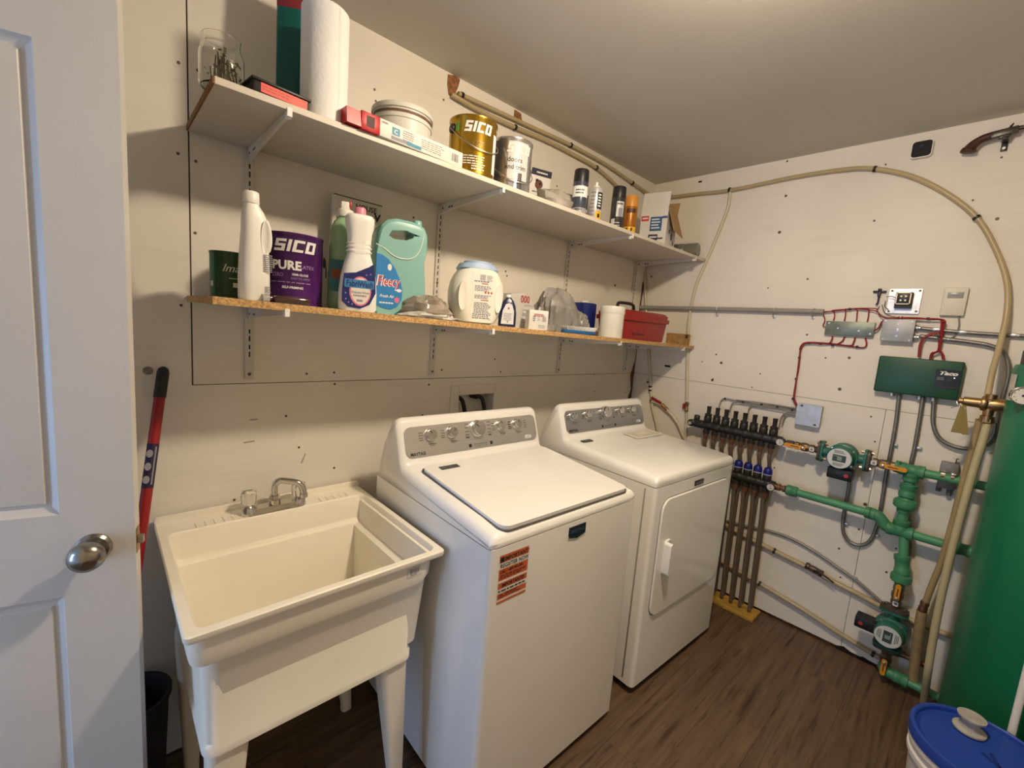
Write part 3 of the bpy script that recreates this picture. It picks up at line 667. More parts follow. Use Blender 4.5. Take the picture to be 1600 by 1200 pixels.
# white tub behind the carton
x, r = fitcyl(588, 683, 205, -.235)
t = thing('white_tub', 'round white plastic tub with ridged rim behind the red carton', 'tub', (x, -.20, ZU)); r = .098
z1 = .176
b = B().lathe([(r*.86, 0), (r*.92, .01), (r*.97, z1-.045), (r*1.0, z1-.044), (r*1.0, z1-.034), (r*.975, z1-.032), (r*.98, z1-.016), (r*1.03, z1-.015), (r*1.03, z1-.003), (r*1.01, z1), (r*.95, z1), (r*.95, z1-.012), (0, z1-.012)], 40, cap=False); b.build('tub_body', pm('tub_white', (.70, .68, .63), .4), t)
B().lathe([(r*1.005, z1-.0295), (r*1.012, z1-.026), (r*1.005, z1-.0225)], 40, cap=False).build('rim_line', pm('rim_brown', hx('6e5244'), .6), t)
x = at(689, 222, y=-.16).x
t = thing('slate_tin', 'small slate blue tin half hidden between white tub and gold can', 'tin', (x+.012, -.145, ZU)); B().lathe([(.036, 0), (.038, .003), (.038, .128), (.034, .134), (0, .134)], 24).build('tin_body', pm('slate_blue', hx('4a5560'), .45), t)
# gold and silver paint cans
GOLD = pm('gold_label', hx('a8862c'), .24, .85, var=.1); SILC = pm('silver_label', (.60, .60, .61), .22, .9, var=.06); LIDG = pm('lid_dark', (.10, .09, .075), .4, .7)
x, r = fitcyl(699, 774, 235, -.30); rr_ = .084
g = can('gold_paint_can', 'gold gallon paint can with wire handle on the upper shelf', x, -.305, ZU, rr_, .192, GOLD, 'gallon paint cans on the upper shelf', LIDG, turn(x, -.305))
R_ = rr_*.985+.0008
b = B(); b.mat(0).block('SICO', .034, .016, .138, R_, .2, .72)
b.text('QUEST', .020, .015, .095, wrap=R_, bold=.01) if False else b.mat(2).text('BEST', .019, .012, .092, wrap=R_, bold=.015)
b.mat(0).lines(-.03, .060, .055, 4, .008, .003, wrap=R_); b.mat(0).lines(.0, .028, .05, 2, .009, .004, wrap=R_)
b.mat(1).arc(R_, -.78, -.60, .140, .168, 4); b.mat(0).arc(R_+.0006, .98, 1.25, .02, .15, 5)
b.build('label_print', [WPR, pm('tag_green', hx('58a03a'), .5), pm('gold_dark', hx('6d5518'), .4)], g)
bail(g, rr_, .192, .155, a0=30)
x, r = fitcyl(775, 829, 255, -.29); rr_ = .0815
s_ = can('silver_paint_can', 'silver gallon paint can for doors and trim beside the gold can', x, -.275, ZU, rr_, .200, SILC, 'gallon paint cans on the upper shelf', LIDG, turn(x, -.275))
R_ = rr_*.985+.0008
b = B(); b.mat(0).arc(R_, -1.3, -.55, .012, .188, 8); b.mat(1).arc(R_, -.15, .9, .05, .185, 10)
b.mat(2).block('SICO', .034, .030, .145, R_+.0006, .2, .72); b.mat(0).text('doors', .018, .016, .112, wrap=R_+.0006, bold=.01); b.text('and trim', .018, .020, .086, wrap=R_+.0006, bold=.01)
b.mat(3).arc(R_, -.05, .22, .012, .048, 4); b.mat(0).arc(R_, .35, .6, .012, .075, 4); b.mat(4).arc(R_, .0, .3, .004, .014, 3)
b.build('label_print', [pm('print_charcoal', (.05, .05, .055), .4), pm('label_pale', (.62, .62, .62), .4), WPR, GREYPR, REDPR], s_)
bail(s_, rr_, .2, .115, a0=25)
# blister card
x = at(842, 262, y=-.19).x
t = thing('blister_card', 'white printed packaging card leaning beside the silver can', 'card', (x+.01, -.17, ZU+.0005), radians(-14))
M0 = RX(9)
b = B(M0); b.box(-.045, -.004, 0, .058, .0, .195, .001).build('card', pm('card_white', (.70, .68, .66), .5), t)
b = B(M0); b.rect(-.045, .168, .058, .195, -.0046); b.mat(1).lines(-.02, .178, .04, 1, .01, .006, -.005); b.mat(0).lines(-.03, .10, .05, 1, .01, .004, -.0046); b.lines(-.035, .085, .05, 6, .011, .002, -.0046)
b.mat(2).lathe([(.020, .0045), (.018, .008)], 16, (.0, 0, .133), axis='y'); b.mat(0).lathe([(.006, .008), (.005, .011)], 10, (.004, 0, .137), axis='y'); b.lathe([(.006, .0045), (.005, .012)], 10, (-.014, 0, .148), axis='y')
b.build('card_print', [pm('card_navy', hx('2a2c3c'), .5), WPR, pm('part_brown', hx('6a4436'), .5)], t)
# loose clear plastic bag
def crumple(name, label, cat, loc, size, col, rough, seed, rot=0, trans=.0, tail=None, alpha=1, n=22, jit=.03):
    R2 = random.Random(seed); t = None; b = B(); k = [(R2.uniform(2, 7), R2.uniform(0, 6.28), R2.uniform(1, 5), R2.uniform(0, 6.28), R2.uniform(.04, .12)) for _ in range(7)]
    R = []
    for i in range(n//2+1):
        v = i/(n//2); a = -pi/2+pi*v; ring = []
        for j in range(n*2):
            t_ = 2*pi*j/(n*2); f = 1
            for p in k: f += p[4]*sin(p[0]*t_+p[1])*cos(p[2]*a*1.7+p[3])
            f += R2.uniform(-jit, jit); h = max(0, sin(a)*.5+.5)
            ring.append((size[0]/2*max(cos(a), .02)*cos(t_)*f, size[1]/2*max(cos(a), .02)*sin(t_)*f, size[2]*(max(0, (sin(a)+.55)/1.55))*(.8+.25*f if h > .3 else 1)))
        R.append(ring)
    b.rings(R); M = pm(name+'_film', col, rough, trans=trans, bump=.9, bscale=34, var=.2, vscale=20, alpha=alpha)
    o = b.build(name, M, None, loc, rot, ang=22); tag(o, label, cat); return o
q = at(868, 300, y=-.27)
crumple('clear_plastic_bag', 'crumpled clear plastic bag between printed card and black-capped spray can', 'plastic bag', (q.x+.03, -.25, ZU), (.26, .16, .105), (.78, .74, .66), .2, 3, trans=.55)
# spray cans
def spray(ul, ur, v, y, h, label, body, cap, printer, nozzle=False, hh=None):
    x, r = fitcyl(ul, ur, v, y); r = .033
    t = thing('spray_can', label, 'spray can', (x, y, ZU), turn(x, y), 'spray cans on the upper shelf')
    B().lathe([(r*.94, 0), (r, .003), (r, h-.012), (r*.9, h-.003), (r*.6, h)], 26).build('can_body', body, t)
    if nozzle: B().lathe([(r*.58, h-.002), (r*.42, h+.008), (.007, h+.010), (.007, h+.024), (.005, h+.026)], 16).build('nozzle', WPLAS, t)
    else: B().lathe([(r*.98, h-.014), (r*.99, h-.012), (r*.95, h+.038), (r*.88, h+.042), (0, h+.042)], 26).build('cap', cap, t)
    b = B(); ms = printer(b, r+.0006, h); b.build('label_print', ms, t); return t
YEL = pm('print_yellow', hx('d8a81e'), .5)
def pr1(b, R, h):
    b.mat(0).arc(R, -1.2, 1.2, .075, h-.03, 10); b.mat(1).lines(-.02, h-.05, .02, 2, .012, .006, wrap=R+.0003); b.mat(2).arc(R+.0002, -1.2, 1.2, .006, .03, 10); b.mat(1).lines(-.018, .02, .018, 1, .01, .006, wrap=R+.0005); return [WPR, pm('print_navy', hx('20263c'), .4), pm('print_grey2', (.3, .3, .33), .4)]
def pr2(b, R, h):
    b.mat(1).arc(R, .25, 1.1, .055, h-.025, 6)
    for k in range(5): b.mat(0).arc(R+.0003, .4, .85, .065+k*.012, .071+k*.012, 3)
    for k in range(7): b.mat(2).lines(-.022, h-.03-k*.016, .002, 1, 1, .006, wrap=R)
    b.mat(3).arc(R, .15, 1.1, .004, .045, 6); b.mat(1).lathe([(.007, R), (.006, R+.0006)], 14, (.018, 0, .03), axis='y') if False else b.mat(1).arc(R+.0003, .45, .8, .018, .034, 4); return [WPR, DARK, GREYPR, YEL]
def pr3(b, R, h):
    b.mat(0).arc(R, -.2, .9, .06, h-.03, 8); b.mat(1).text('STAIN', .012, .012, h-.042, wrap=R+.0003, bold=.03, wide=.7) if False else b.mat(1).lines(-.004, h-.045, .026, 1, .01, .008, wrap=R+.0003)
    b.mat(2).arc(R+.0002, .1, .7, .06, .10, 4); b.mat(0).arc(R, -.9, -.3, .012, .05, 4); b.lines(-.02, .03, .02, 2, .012, .004, wrap=R); return [pm('print_pale', (.55, .55, .56), .35), DARK, GREYPR]
def pr4(b, R, h):
    b.mat(0).arc(R, -.6, .8, h-.042, h-.022, 8); b.mat(1).lines(-.018, h-.06, .02, 4, .009, .0025, wrap=R); b.mat(2).arc(R, -1.2, 1.2, .006, .032, 10); b.mat(0).arc(R+.0003, -.5, -.2, .012, .026, 3); b.arc(R+.0003, .2, .5, .012, .026, 3); return [pm('print_brown', hx('4a2a10'), .5), pm('print_amber', hx('7a4a10'), .5), YEL]
spray(895, 918, 300, -.345, .150, 'dark blue spray can with a tall black cap, first from the paint cans', pm('spray_blue', (.10, .11, .15), .25, .6), DARK, pr1)
spray(918, 942, 315, -.335, .152, 'white and yellow spray can with bare nozzle and no cap', pm('spray_white', (.60, .60, .60), .3, .4), DARK, pr2, True)
spray(919, 931, 300, -.15, .150, 'black-capped spray can hidden behind the can without a cap', pm('spray_dark', (.04, .04, .05), .3, .4), DARK, pr1)
spray(955, 977, 320, -.335, .160, 'black spray can with black cap next to the orange can', pm('spray_black', (.05, .05, .055), .3, .4), DARK, pr3)
spray(975, 996, 330, -.345, .140, 'orange spray can with orange cap beside the open cardboard box', pm('spray_orange', hx('a5681c'), .35, .3), pm('cap_orange', hx('c98a35'), .4), pr4)
# open cardboard box
q0, q1 = at(996, 362, y=-.34), at(1036, 378, y=-.34)
xb0 = at(997, 355, y=-.335).x; xb1 = at(1035, 372, y=-.335).x
bt = radians(-76); wx = .0725; bq = Vector((-.455, -.372, ZU+.0003))+Vector((-wx*cos(bt)-.1*sin(bt), -wx*sin(bt)+.1*cos(bt), 0))
t = thing('cardboard_box', 'open white and blue cardboard box with raised flaps on the upper shelf', 'box', bq, bt)
CW_ = pm('box_white', (.66, .64, .62), .55); CB = pm('box_kraft', hx('a5835b'), .8, var=.08)
Hb = .205
b = B(); th = .003
b.box(-wx, -.10, 0, wx, .10, th); b.box(-wx, -.10, th, -wx+th, .10, Hb); b.box(wx-th, -.10, th, wx, .10, Hb); b.box(-wx+th, -.10, th, wx-th, -.10+th, Hb); b.box(-wx+th, .10-th, th, wx-th, .10, Hb); b.build('carton', CW_, t)
b = B(TR((0, -.10, Hb)) @ RX(-12)); b.box(-wx, 0, 0, wx, th, .085); b.build('flap', CW_, t)
b = B(TR((wx, -.1, Hb)) @ RY(161)); b.box(0, 0, 0, .003, .2, .135); b.build('flap', CB, t)
b = B(TR((0, .10, Hb)) @ RX(-20)); b.box(-wx, -th, 0, wx, 0, .08); b.build('flap', CB, t)
b = B(); y_ = -.1006
b.mat(0).rect(-wx*.25, .080, wx*.62, .155, y_); b.mat(1).lines(-wx*.15, .138, wx*.5, 4, .015, .007, y_-.0003); b.mat(0).rect(wx*.62, .145, wx, .157, y_)
b.mat(2).rect(-wx*.95, .135, -wx*.4, .162, y_); b.mat(1).lines(-wx*.88, .145, -wx*.45, 1, .01, .009, y_-.0003)
b.mat(3).rect(-wx*.3, .030, wx*.4, .062, y_); b.rect(wx*.4, .036, wx*.8, .044, y_); b.mat(1).lines(-wx*.2, .044, wx*.35, 1, .01, .008, y_-.0003)
xs_ = wx+.0006
for k, (yy, z, s) in enumerate(((-.05, .075, .02), (.0, .05, .03), (.05, .03, .022))): b.mat(3).quad(((xs_, yy, z), (xs_, yy+s, z), (xs_, yy+s, z+s*1.1), (xs_, yy, z+s*1.1)))
stuff(b.build('box_print', [pm('box_blue', hx('2c5a8c'), .5), WPR, REDPR, pm('box_navy', hx('2a2f40'), .5)], t))
# smoky plastic bottle lying at the shelf end
t = thing('smoky_bottle', 'smoky clear plastic bottle lying at the corner end of the upper shelf', 'bottle', (-.062, -.235, ZU+.0455), radians(97)); t.scale = (1.05, 1.12, 1.12)
SMK = pm('smoky_plastic', (.42, .41, .36), .15, trans=.6, var=.15)
b = B(); b.lathe([(.0, -.13), (.036, -.128), (.040, -.115), (.039, -.06), (.036, -.05), (.040, -.04), (.040, .06), (.030, .09), (.014, .11), (.014, .125)], 26, axis='x'); b.build('bottle_body', SMK, t)
b = B(); b.lathe([(.017, .112), (.017, .132), (.0, .132)], 18, axis='x'); b.build('cap', pm('cap_maroon', hx('5a2420'), .4), t)

# ================================================================== LOWER SHELF GOODS
def placed(name, label, cat, ul, ur, v, y, group=None, rot=None):
    x, r = fitcyl(ul, ur, v, y); t = thing(name, label, cat, (x, y, ZL(x)+.0002), turn(x, y) if rot is None else rot, group); return t, r
# green quart tin
t, r = placed('green_paint_tin', 'small dark green paint tin at the raw end of the lower shelf', 'paint can', 329, 392, 430, -.215, rot=0)
x = t.location.x; r = .050; h = .122
B().lathe([(r*.985, 0), (r*1.01, .002), (r*1.01, .005), (r*.985, .008), (r*.985, h-.007), (r*1.01, h-.004), (r*1.01, h)], 30).build('can_body', pm('tin_green', hx('27481f'), .35, var=.35, vscale=30, stretch=(1, 1, .3)), t)
B().lathe([(r*1.01, h), (r*.93, h), (r*.9, h-.005), (0, h-.005)], 30, cap=False).build('can_lid', pm('lid_olive', (.12, .12, .08), .4, .6), t)
R_ = r*.985+.0006; b = B()
b.mat(0).text('Image', .020, .004, .070, wrap=R_, shear=.35, bold=.004); b.lines(-.014, .052, .03, 1, .01, .002, wrap=R_)
for k in range(3): b.arc(R_, -.1+k*.36, .14+k*.36, .030, .042, 3)
b.mat(1).arc(R_, -1.5, -1.0, .012, .115, 5); b.mat(0).arc(R_+.0003, -1.32, -1.12, .03, .044, 3); b.arc(R_, .25, .6, .110, .114, 4); b.build('label_print', [pm('print_cream', (.66, .68, .55), .5), pm('teal_band', hx('1f6a55'), .4)], t)
# tall white bottle with a side grip
t, r = placed('bleach_bottle', 'tall plain white bottle with side grip in front of the purple can', 'bottle', 373, 420, 440, -.335, rot=radians(4)); zt = .268
OFFW = pm('bottle_white', (.80, .78, .73), .36, var=.02)
b = B(); R = []
for z, w, d, ox in ((0, .031, .026, 0), (.006, .0345, .030, 0), (.06, .0345, .030, 0), (.12, .032, .029, 0), (.17, .0295, .027, .001), (.205, .0275, .024, .0), (.222, .023, .022, -.003), (.236, .0165, .0165, -.006), (.244, .0160, .0160, -.007)):
    R.append([(ox+x, y, z) for x, y in rrect(-w, w, -d, d, min(w, d)*.75, 5)])
b.rings(R); b.build('bottle_body', OFFW, t)
B().lathe([(.0185, .240), (.0190, .243), (.0180, .266), (.016, .269), (0, .269)], 24, (-.007, 0, 0)).build('cap', OFFW, t)
b = B(); b.tube(spline([(.027, -.016, .125), (.031, -.018, .15), (.029, -.018, .18), (.022, -.016, .205)], 5), [.004]+[.006]*14+[.004], 8); b.build('grip_ridge', OFFW, t)
gp = [(.009+.0085*cos(a), .158+.042*sin(a)) for a in [i*2*pi/24 for i in range(24)]]
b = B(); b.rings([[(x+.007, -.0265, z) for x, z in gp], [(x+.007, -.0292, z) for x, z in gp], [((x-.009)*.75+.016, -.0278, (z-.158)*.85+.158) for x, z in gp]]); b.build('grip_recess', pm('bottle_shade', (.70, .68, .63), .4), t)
b = B(); b.bars(.016, .062, .0335, .102, -.0307, n=12) if False else None
for k in range(9): b.mat(0).rect(.012, .075+k*.005, .033, .0775+k*.005, -.0310)
b.lines(.016, .034, .032, 3, .006, .004, -.0310); b.build('bottle_print', GREYPR, t)
# purple can
t, r = placed('purple_paint_can', 'purple gallon paint can with white lettering on the lower shelf', 'paint can', 416, 507, 425, -.225); x = t.location.x; r = .083; h = .200
bpy.data.objects.remove(t)
PUR = pm('purple_label', hx('46175a'), .28, var=.35, vscale=9)
t = can('purple_paint_can', 'purple gallon paint can with white lettering on the lower shelf', x-.003, -.205, ZL(x)+.0002, r, h, PUR, None, LIDG, turn(x, -.205)); R_ = r*.985+.0008
b = B(); b.mat(2).arc(R_-.0002, -1.5, 1.5, .150, h-.012, 18); b.mat(0).block('SICO', .033, .004, .148, R_+.0004, .22, .86, .17)
b.text('PURE', .024, -.016, .099, wrap=R_+.0004, bold=.04, wide=1.0); b.mat(1).text('LATEX', .010, .040, .104, wrap=R_+.0004); b.text('ZERO', .011, -.040, .078, wrap=R_+.0004, wide=.8); b.mat(0).text('SEMI-GLOSS', .0060, .020, .083, wrap=R_+.0004, bold=.02); b.mat(1).text('EASY TO APPLY', .0060, .022, .072, wrap=R_+.0004, wide=.9)
b.lines(-.06, .062, .06, 1, .01, .0022, wrap=R_+.0004); b.mat(0).text('SELF-PRIMING', .0065, 0, .046, wrap=R_+.0004, bold=.03); b.build('label_print', [WPR, pm('print_lilac', hx('a488b8'), .5), pm('purple_dark', hx('38134a'), .3)], t)
b = B(RZ(84)); b.lathe([(.016, r), (.015, r+.004), (.008, r+.007)], 12, (0, 0, .135), axis='y'); b.tube([(0, -r-.006, .135), (.004, -r-.008, .11), (-.002, -r-.008, .09)], .0016, 6); b.build('bail_ear', DARK, t)
# amber-brown flat bottle lying in front of it
q = at(449, 470, y=-.365)
t = thing('flat_brown_bottle', 'small flat brown glass bottle lying in front of the purple can', 'bottle', (q.x, -.362, ZL(q.x)+.0003)); AMB = pm('brown_glass', (.045, .018, .012), .08, coat=.5)
b = B(); b.box(-.035, -.022, 0, .055, .022, .020, .008, 3); b.build('bottle_body', AMB, t); b = B(TR((0, 0, .010))); b.lathe([(.0065, -.048), (.0085, -.046), (.0085, -.035), (.006, -.03)], 14, axis='x'); b.lathe([(.0125, -.012), (.0125, .012)], 14, (-.018, -.020, 0), axis='y') if False else None; b.build('neck', AMB, t)
b = B(TR((-.052, -.004, .0105))); b.lathe([(.0102, -.008), (.0102, .008)], 14, axis='x'); b.build('cap', pm('cap_glassy', (.55, .53, .50), .15, .6), t)
# pale green bottle with flip cap
PG = pm('pale_green_plastic', hx('92b48c'), .35, var=.05); t, r = placed('green_detergent_bottle', 'pale green bottle with white flip cap behind the pink-capped bottle', 'bottle', 513, 560, 430, -.235, rot=radians(-20)); k = .047
b = B(); R = []
for z, w, d in ((0, .040, .030), (.008, .047, .035), (.09, .047, .035), (.135, .0445, .033), (.155, .046, .034), (.215, .042, .032), (.24, .032, .027), (.252, .019, .019), (.262, .018, .018)): R.append([(x, y, z) for x, y in rrect(-w, w, -d, d, min(w, d)*.9, 5)])
b.rings(R); b.build('bottle_body', PG, t)
b = B(); b.lathe([(.024, .254), (.025, .257), (.024, .272), (.018, .275), (.012, .277)], 22); b.box(-.013, -.009, .276, .013, .009, .296, .004); b.build('cap', OFFW, t); b = B(); b.box(.0105, -.010, .280, .018, .008, .298, .003); b.build('spout_tab', pm('cap_red', hx('b02a2a'), .4), t)
b = B(); b.rect(-.040, .05, .040, .135, -.0354); b.mat(1).rect(-.036, .085, .036, .11, -.0357); b.build('label', [pm('lab_teal', hx('2f6f7a'), .4), pm('lab_rust', hx('8a4a2a'), .5)], t)
t.scale.z = 1.12
# white bottle with pink cap
t, r = placed('fabric_wash_bottle', 'white hourglass bottle with a pink cap and dark blue label', 'bottle', 527, 591, 440, -.335, rot=None); t.rotation_euler.z = turn(t.location.x, -.335)*.6
b = B(); R = []; WB = pm('bottle_pearl', (.78, .77, .75), .32, var=.02)
for z, w, d in ((0, .050, .026), (.006, .0545, .030), (.05, .0545, .031), (.09, .050, .030), (.125, .041, .027), (.145, .034, .024), (.150, .0335, .0235)): R.append([(x, y, z) for x, y in rrect(-w, w, -d, d, d*.92, 6)])
b.rings(R, True, True); b.build('bottle_body', WB, t)
b = B(); R = []
for i in range(11): z = .148+i*.0026; w = .0360 if (i//2) % 2 else .0322; R.append([(x, y, z) for x, y in rrect(-w, w, -.0245, .0245, .022, 6)])
for z, w, d in ((.176, .033, .025), (.20, .035, .026), (.228, .041, .030), (.240, .041, .030), (.246, .036, .026)): R.append([(x, y, z) for x, y in rrect(-w, w, -d, d, d*.9, 6)])
b.rings(R); b.build('measuring_cap', OFFW, t)
B().lathe([(.0165, .244), (.0165, .262), (.014, .266), (0, .266)], 22).build('pink_cap', pm('cap_pink', hx('d8859c'), .4), t)
lab = [(-.049, .024), (-.032, .010), (.002, .007), (.030, .020), (.046, .050), (.044, .085), (.038, .125), (.024, .116), (-.012, .099), (-.045, .094), (-.049, .05)]
b = B(); b.rings([[(x, -.0300, z) for x, z in lab], [(x, -.0322, z) for x, z in lab]])
b.mat(1).prism([(.002+.031*cos(a), .052+.038*sin(a)) for a in [i*2*pi/22 for i in range(22)]], -.0327, -.0322, 'y'); b.mat(2).prism([(.002+.027*cos(a), .052+.034*sin(a)) for a in [i*2*pi/22 for i in range(22)]], -.0332, -.0327, 'y')
b.mat(3).rect(-.043, .060, .041, .081, -.0336); b.mat(0).text('FabriWash', .0150, .0, .0635, -.0340, bold=.02, wide=.84)
b.mat(4).text('Delicate Wash', .0062, .002, .046, -.0337, bold=.01); b.text('Savage Delicates', .005, .002, .0375, -.0337) if False else b.lines(-.018, .0385, .022, 1, .01, .004, -.0337); b.lines(-.008, .025, .012, 1, .01, .006, -.0337)
b.lines(-.012, .128, .018, 4, .0075, .0018, -.0312) if False else None
for px_, pz_ in ((-.038, .03), (-.030, .022), (-.036, .075), (.018, .095), (.030, .098), (-.02, .018), (.033, .06), (-.039, .045)): b.mat(5).prism([(px_+.0022*cos(i*1.047), pz_+.0022*sin(i*1.047)) for i in range(6)], -.0326, -.0321, 'y')
b.build('label', [pm('lab_navy', hx('1e2460'), .4), pm('lab_pink', hx('d87a8c'), .4), pm('lab_pale', (.72, .66, .62), .5), pm('lab_azure', hx('3f7fb0'), .4), GREYPR, pm('lab_lilac', hx('8a90c8'), .5)], t)
t.scale.z = 1.13
# aqua softener jug with through handle
t, r = placed('softener_jug', 'large aqua plastic jug with a loop handle and blue label', 'jug', 583, 656, 430, -.225, rot=0); t.rotation_euler.z = radians(-12); t.location.z += .0003
AQ = pm('aqua_plastic', hx('82b4ae'), .33, var=.06)
b = B(); J0 = [(-.078, 0), (-.088, .02), (-.090, .10), (-.088, .19), (-.080, .235), (-.070, .262), (-.05, .280), (-.02, .288), (.03, .287), (.060, .283), (.078, .272), (.088, .25), (.090, .215), (.081, .17), (.086, .12), (.092, .06), (.090, .015), (.078, 0)]
hole = [(-.036, .250), (.010, .256), (.038, .250), (.036, .238), (.012, .228), (-.030, .226), (-.046, .234)]
def jugface(y, sc):
    return [b.v((x*sc, y, .006+(z-.006)*(sc*.5+.5))) for x, z in J0], [b.v((x, y, z)) for x, z in hole]
from mathutils.geometry import tessellate_polygon
tri = tessellate_polygon([[Vector((x, z, 0)) for x, z in J0], [Vector((x, z, 0)) for x, z in hole]])
rings = [jugface(-.052, .93), jugface(-.042, 1), jugface(.042, 1), jugface(.052, .93)]
for k in (0, 3):
    A = rings[k][0]+rings[k][1]
    for a_ in tri: b.f([A[i] for i in a_])
for (o1, h1), (o2, h2) in zip(rings, rings[1:]):
    for A, C in ((o1, o2), (h1, h2)):
        for i in range(len(A)): b.f((A[i], A[(i+1) % len(A)], C[(i+1) % len(A)], C[i]))
jb = b.build('jug_body', AQ, t, ang=50); bv = jb.modifiers.new('soften', 'BEVEL'); bv.width = .008; bv.segments = 3; bv.limit_method = 'ANGLE'; bv.angle_limit = radians(40)
B().lathe([(.016, .270), (.016, .296), (.013, .300), (0, .300)], 20, (.064, 0, 0)).build('cap', AQ, t)
lab = [(-.084, .03), (-.055, .020), (-.03, .018), (-.010, .028), (.004, .048), (.006, .075), (-.002, .105), (-.022, .140), (-.045, .165), (-.066, .176), (-.084, .178)]
b = B(); b.rings([[(x, -.050, z) for x, z in lab], [(x, -.0545, z) for x, z in lab]]); b.mat(1).prism([(-.022+.012*cos(a), .095+.008*sin(a)) for a in [i*.5236 for i in range(12)]], -.0551, -.0545, 'y') if False else None
b.mat(1).text('Fleecy', .031, -.001, .086, -.0549, bold=.03, shear=.18, align=1, wide=.72); b.mat(2).text('Fleecy', .029, -.0015, .087, -.0553, bold=.006, shear=.18, align=1, wide=.74)
b.mat(1).prism([(-.006+.009*cos(a), .076+.005*sin(a)) for a in [i*.5236 for i in range(12)]], -.0550, -.0544, 'y'); b.prism([(-.040+.007*cos(a), .142+.010*sin(a)) for a in [i*.5236 for i in range(12)]], -.0550, -.0544, 'y')
b.text('Fresh Air', .009, -.045, .052, -.0550, shear=.2, bold=.02); b.mat(3).prism([(-.012+.0085*cos(a), .047+.0085*sin(a)) for a in [i*.5236 for i in range(12)]], -.0550, -.0544, 'y'); b.mat(1).lines(-.07, .034, -.02, 1, .01, .004, -.055)
b.build('label', [pm('lab_sky', hx('2f7fc0'), .35, var=.12, vscale=20), WPR, pm('lab_red', hx('c02440'), .4), pm('lab_rose', hx('d86a8a'), .4)], t)
b = B(); b.tube(spline([(-.086, -.050, .205), (-.06, -.0525, .195), (-.03, -.0535, .178), (0, -.0535, .172), (.035, -.0535, .178), (.06, -.053, .205), (.074, -.051, .255)], 6), .0016, 6); b.build('white_trim_line', WPR, t)
t.scale.z = 1.10
# trap carton with house lettering hanging behind
q = at(553, 345, y=-.05)
t = thing('trap_packet', 'white cardboard packet with black print behind the green bottle', 'packet', (q.x, -.035, ZL(q.x)+.0002), radians(2)); z1 = at(550, 311, y=-.04).z-ZL(q.x)
b = B(RX(3)); b.box(-.085, -.016, 0, .095, .0, z1, .0015).build('packet_body', pm('packet_white', (.66, .62, .54), .55), t)
b = B(RX(3)); y_ = -.0166; b.rect(-.085, z1-.006, .095, z1-.003, y_); b.text('HOUSE', .018, .035, z1-.035, y_, bold=.02); b.text('V', .022, -.04, z1-.045, y_, bold=.03); b.text('V', .026, .078, z1-.062, y_, bold=.05)
for z in (z1-.055, z1-.075): b.rect(-.07, z, -.03, z+.004, y_)
b.rect(-.07, z1-.12, -.066, z1-.055, y_); b.build('packet_print', BLACKPR, t)
# clothes-peg bag and other clutter
q = at(671, 487, y=-.31); crumple('peg_bag', 'crumpled clear bag of brown oddments beside the aqua jug', 'plastic bag', (q.x-.01, -.31, ZL(q.x)), (.17, .13, .075), (.50, .42, .34), .2, 11, trans=.45)
q = at(680, 496, y=-.36); crumple('white_plastic_wrap', 'flat crumpled white plastic wrapping in front of the brown bag', 'plastic wrap', (q.x-.01, -.335, ZL(q.x)), (.20, .10, .024), (.74, .71, .66), .3, 15, trans=.2)
q = at(690, 478, y=-.22)
t = thing('dark_book', 'small dark red and black notebook propped behind the pod tub', 'notebook', (q.x-.01, -.21, ZL(q.x)+.004), radians(25)); b = B(RY(-24)); b.box(-.055, -.05, .012, .055, .05, .026, .002).build('cover', pm('book_black', (.03, .02, .022), .5), t); b = B(RY(-24)); b.box(-.054, -.0508, .014, .054, .0508, .024); b.mat(1).box(-.03, -.052, .0262, .04, .048, .0268); b.build('pages', [pm('book_red', hx('7a2a2a'), .6), pm('book_maroon', hx('5c1a20'), .5)], t)
# laundry pod tub
x, r = fitcyl(696, 786, 455, -.265)
t = thing('laundry_pod_tub', 'rounded white laundry pod tub with a pale blue lid', 'tub', (x, -.275, ZL(x)+.0002), turn(x, -.275)*.55)
b = B(); R = []; TW = pm('tub_cream', (.80, .775, .69), .36, var=.02)
for z, w in ((0, .062), (.006, .074), (.03, .092), (.07, .1045), (.105, .106), (.14, .099), (.165, .085), (.182, .071)): R.append([(x_, y_, z) for x_, y_ in rrect(-w, w, -.068+(.02 if z < .003 else 0), .068, .055, 6)])
b.rings(R); b.build('tub_body', TW, t)
b = B(); R = []
for z, w, d in ((.178, .076, .062), (.184, .079, .064), (.200, .070, .057), (.202, .055, .046), (.2085, .054, .045), (.2105, .050, .042)): R.append([(x_, y_, z) for x_, y_ in rrect(-w, w, -d, d, .05, 6)])
b.rings(R); b.build('lid', pm('lid_pale_blue', hx('9db4d2'), .35), t)
for s in (-1, 1):
    hp = [(s*(.070+.016*cos(a)), .09+.048*sin(a)) for a in [i*2*pi/20 for i in range(20)]]
    b = B(); b.rings([[(p[0], -.060, p[1]) for p in hp], [(p[0], -.0685, p[1]) for p in hp], [(s*(.070+(abs(p[0])-.070)*.7), -.0665, .09+(p[1]-.09)*.85) for p in hp]]); b.build('hand_grip', TW, t)
lb = [(-.036, .165), (.052, .165), (.056, .14), (.046, .115), (.044, .075), (.054, .04), (.045, .018), (0, .012), (-.035, .020), (-.040, .045), (-.030, .08), (-.030, .115), (-.040, .14)]
b = B(); b.prism(lb, -.0690, -.060, 'y'); b.mat(1).bars(-.008, .145, .014, .164, -.0694, n=10); b.lines(.018, .160, .042, 5, .004, .002, -.0694); b.lines(-.03, .139, .035, 1, .01, .004, -.0694)
for k, z in enumerate((.128, .098, .073, .054)): b.lines(-.026, z-.004, .042, 4 if k != 1 else 3, .0047, .0028, -.0694, jag=.25)
b.mat(2)
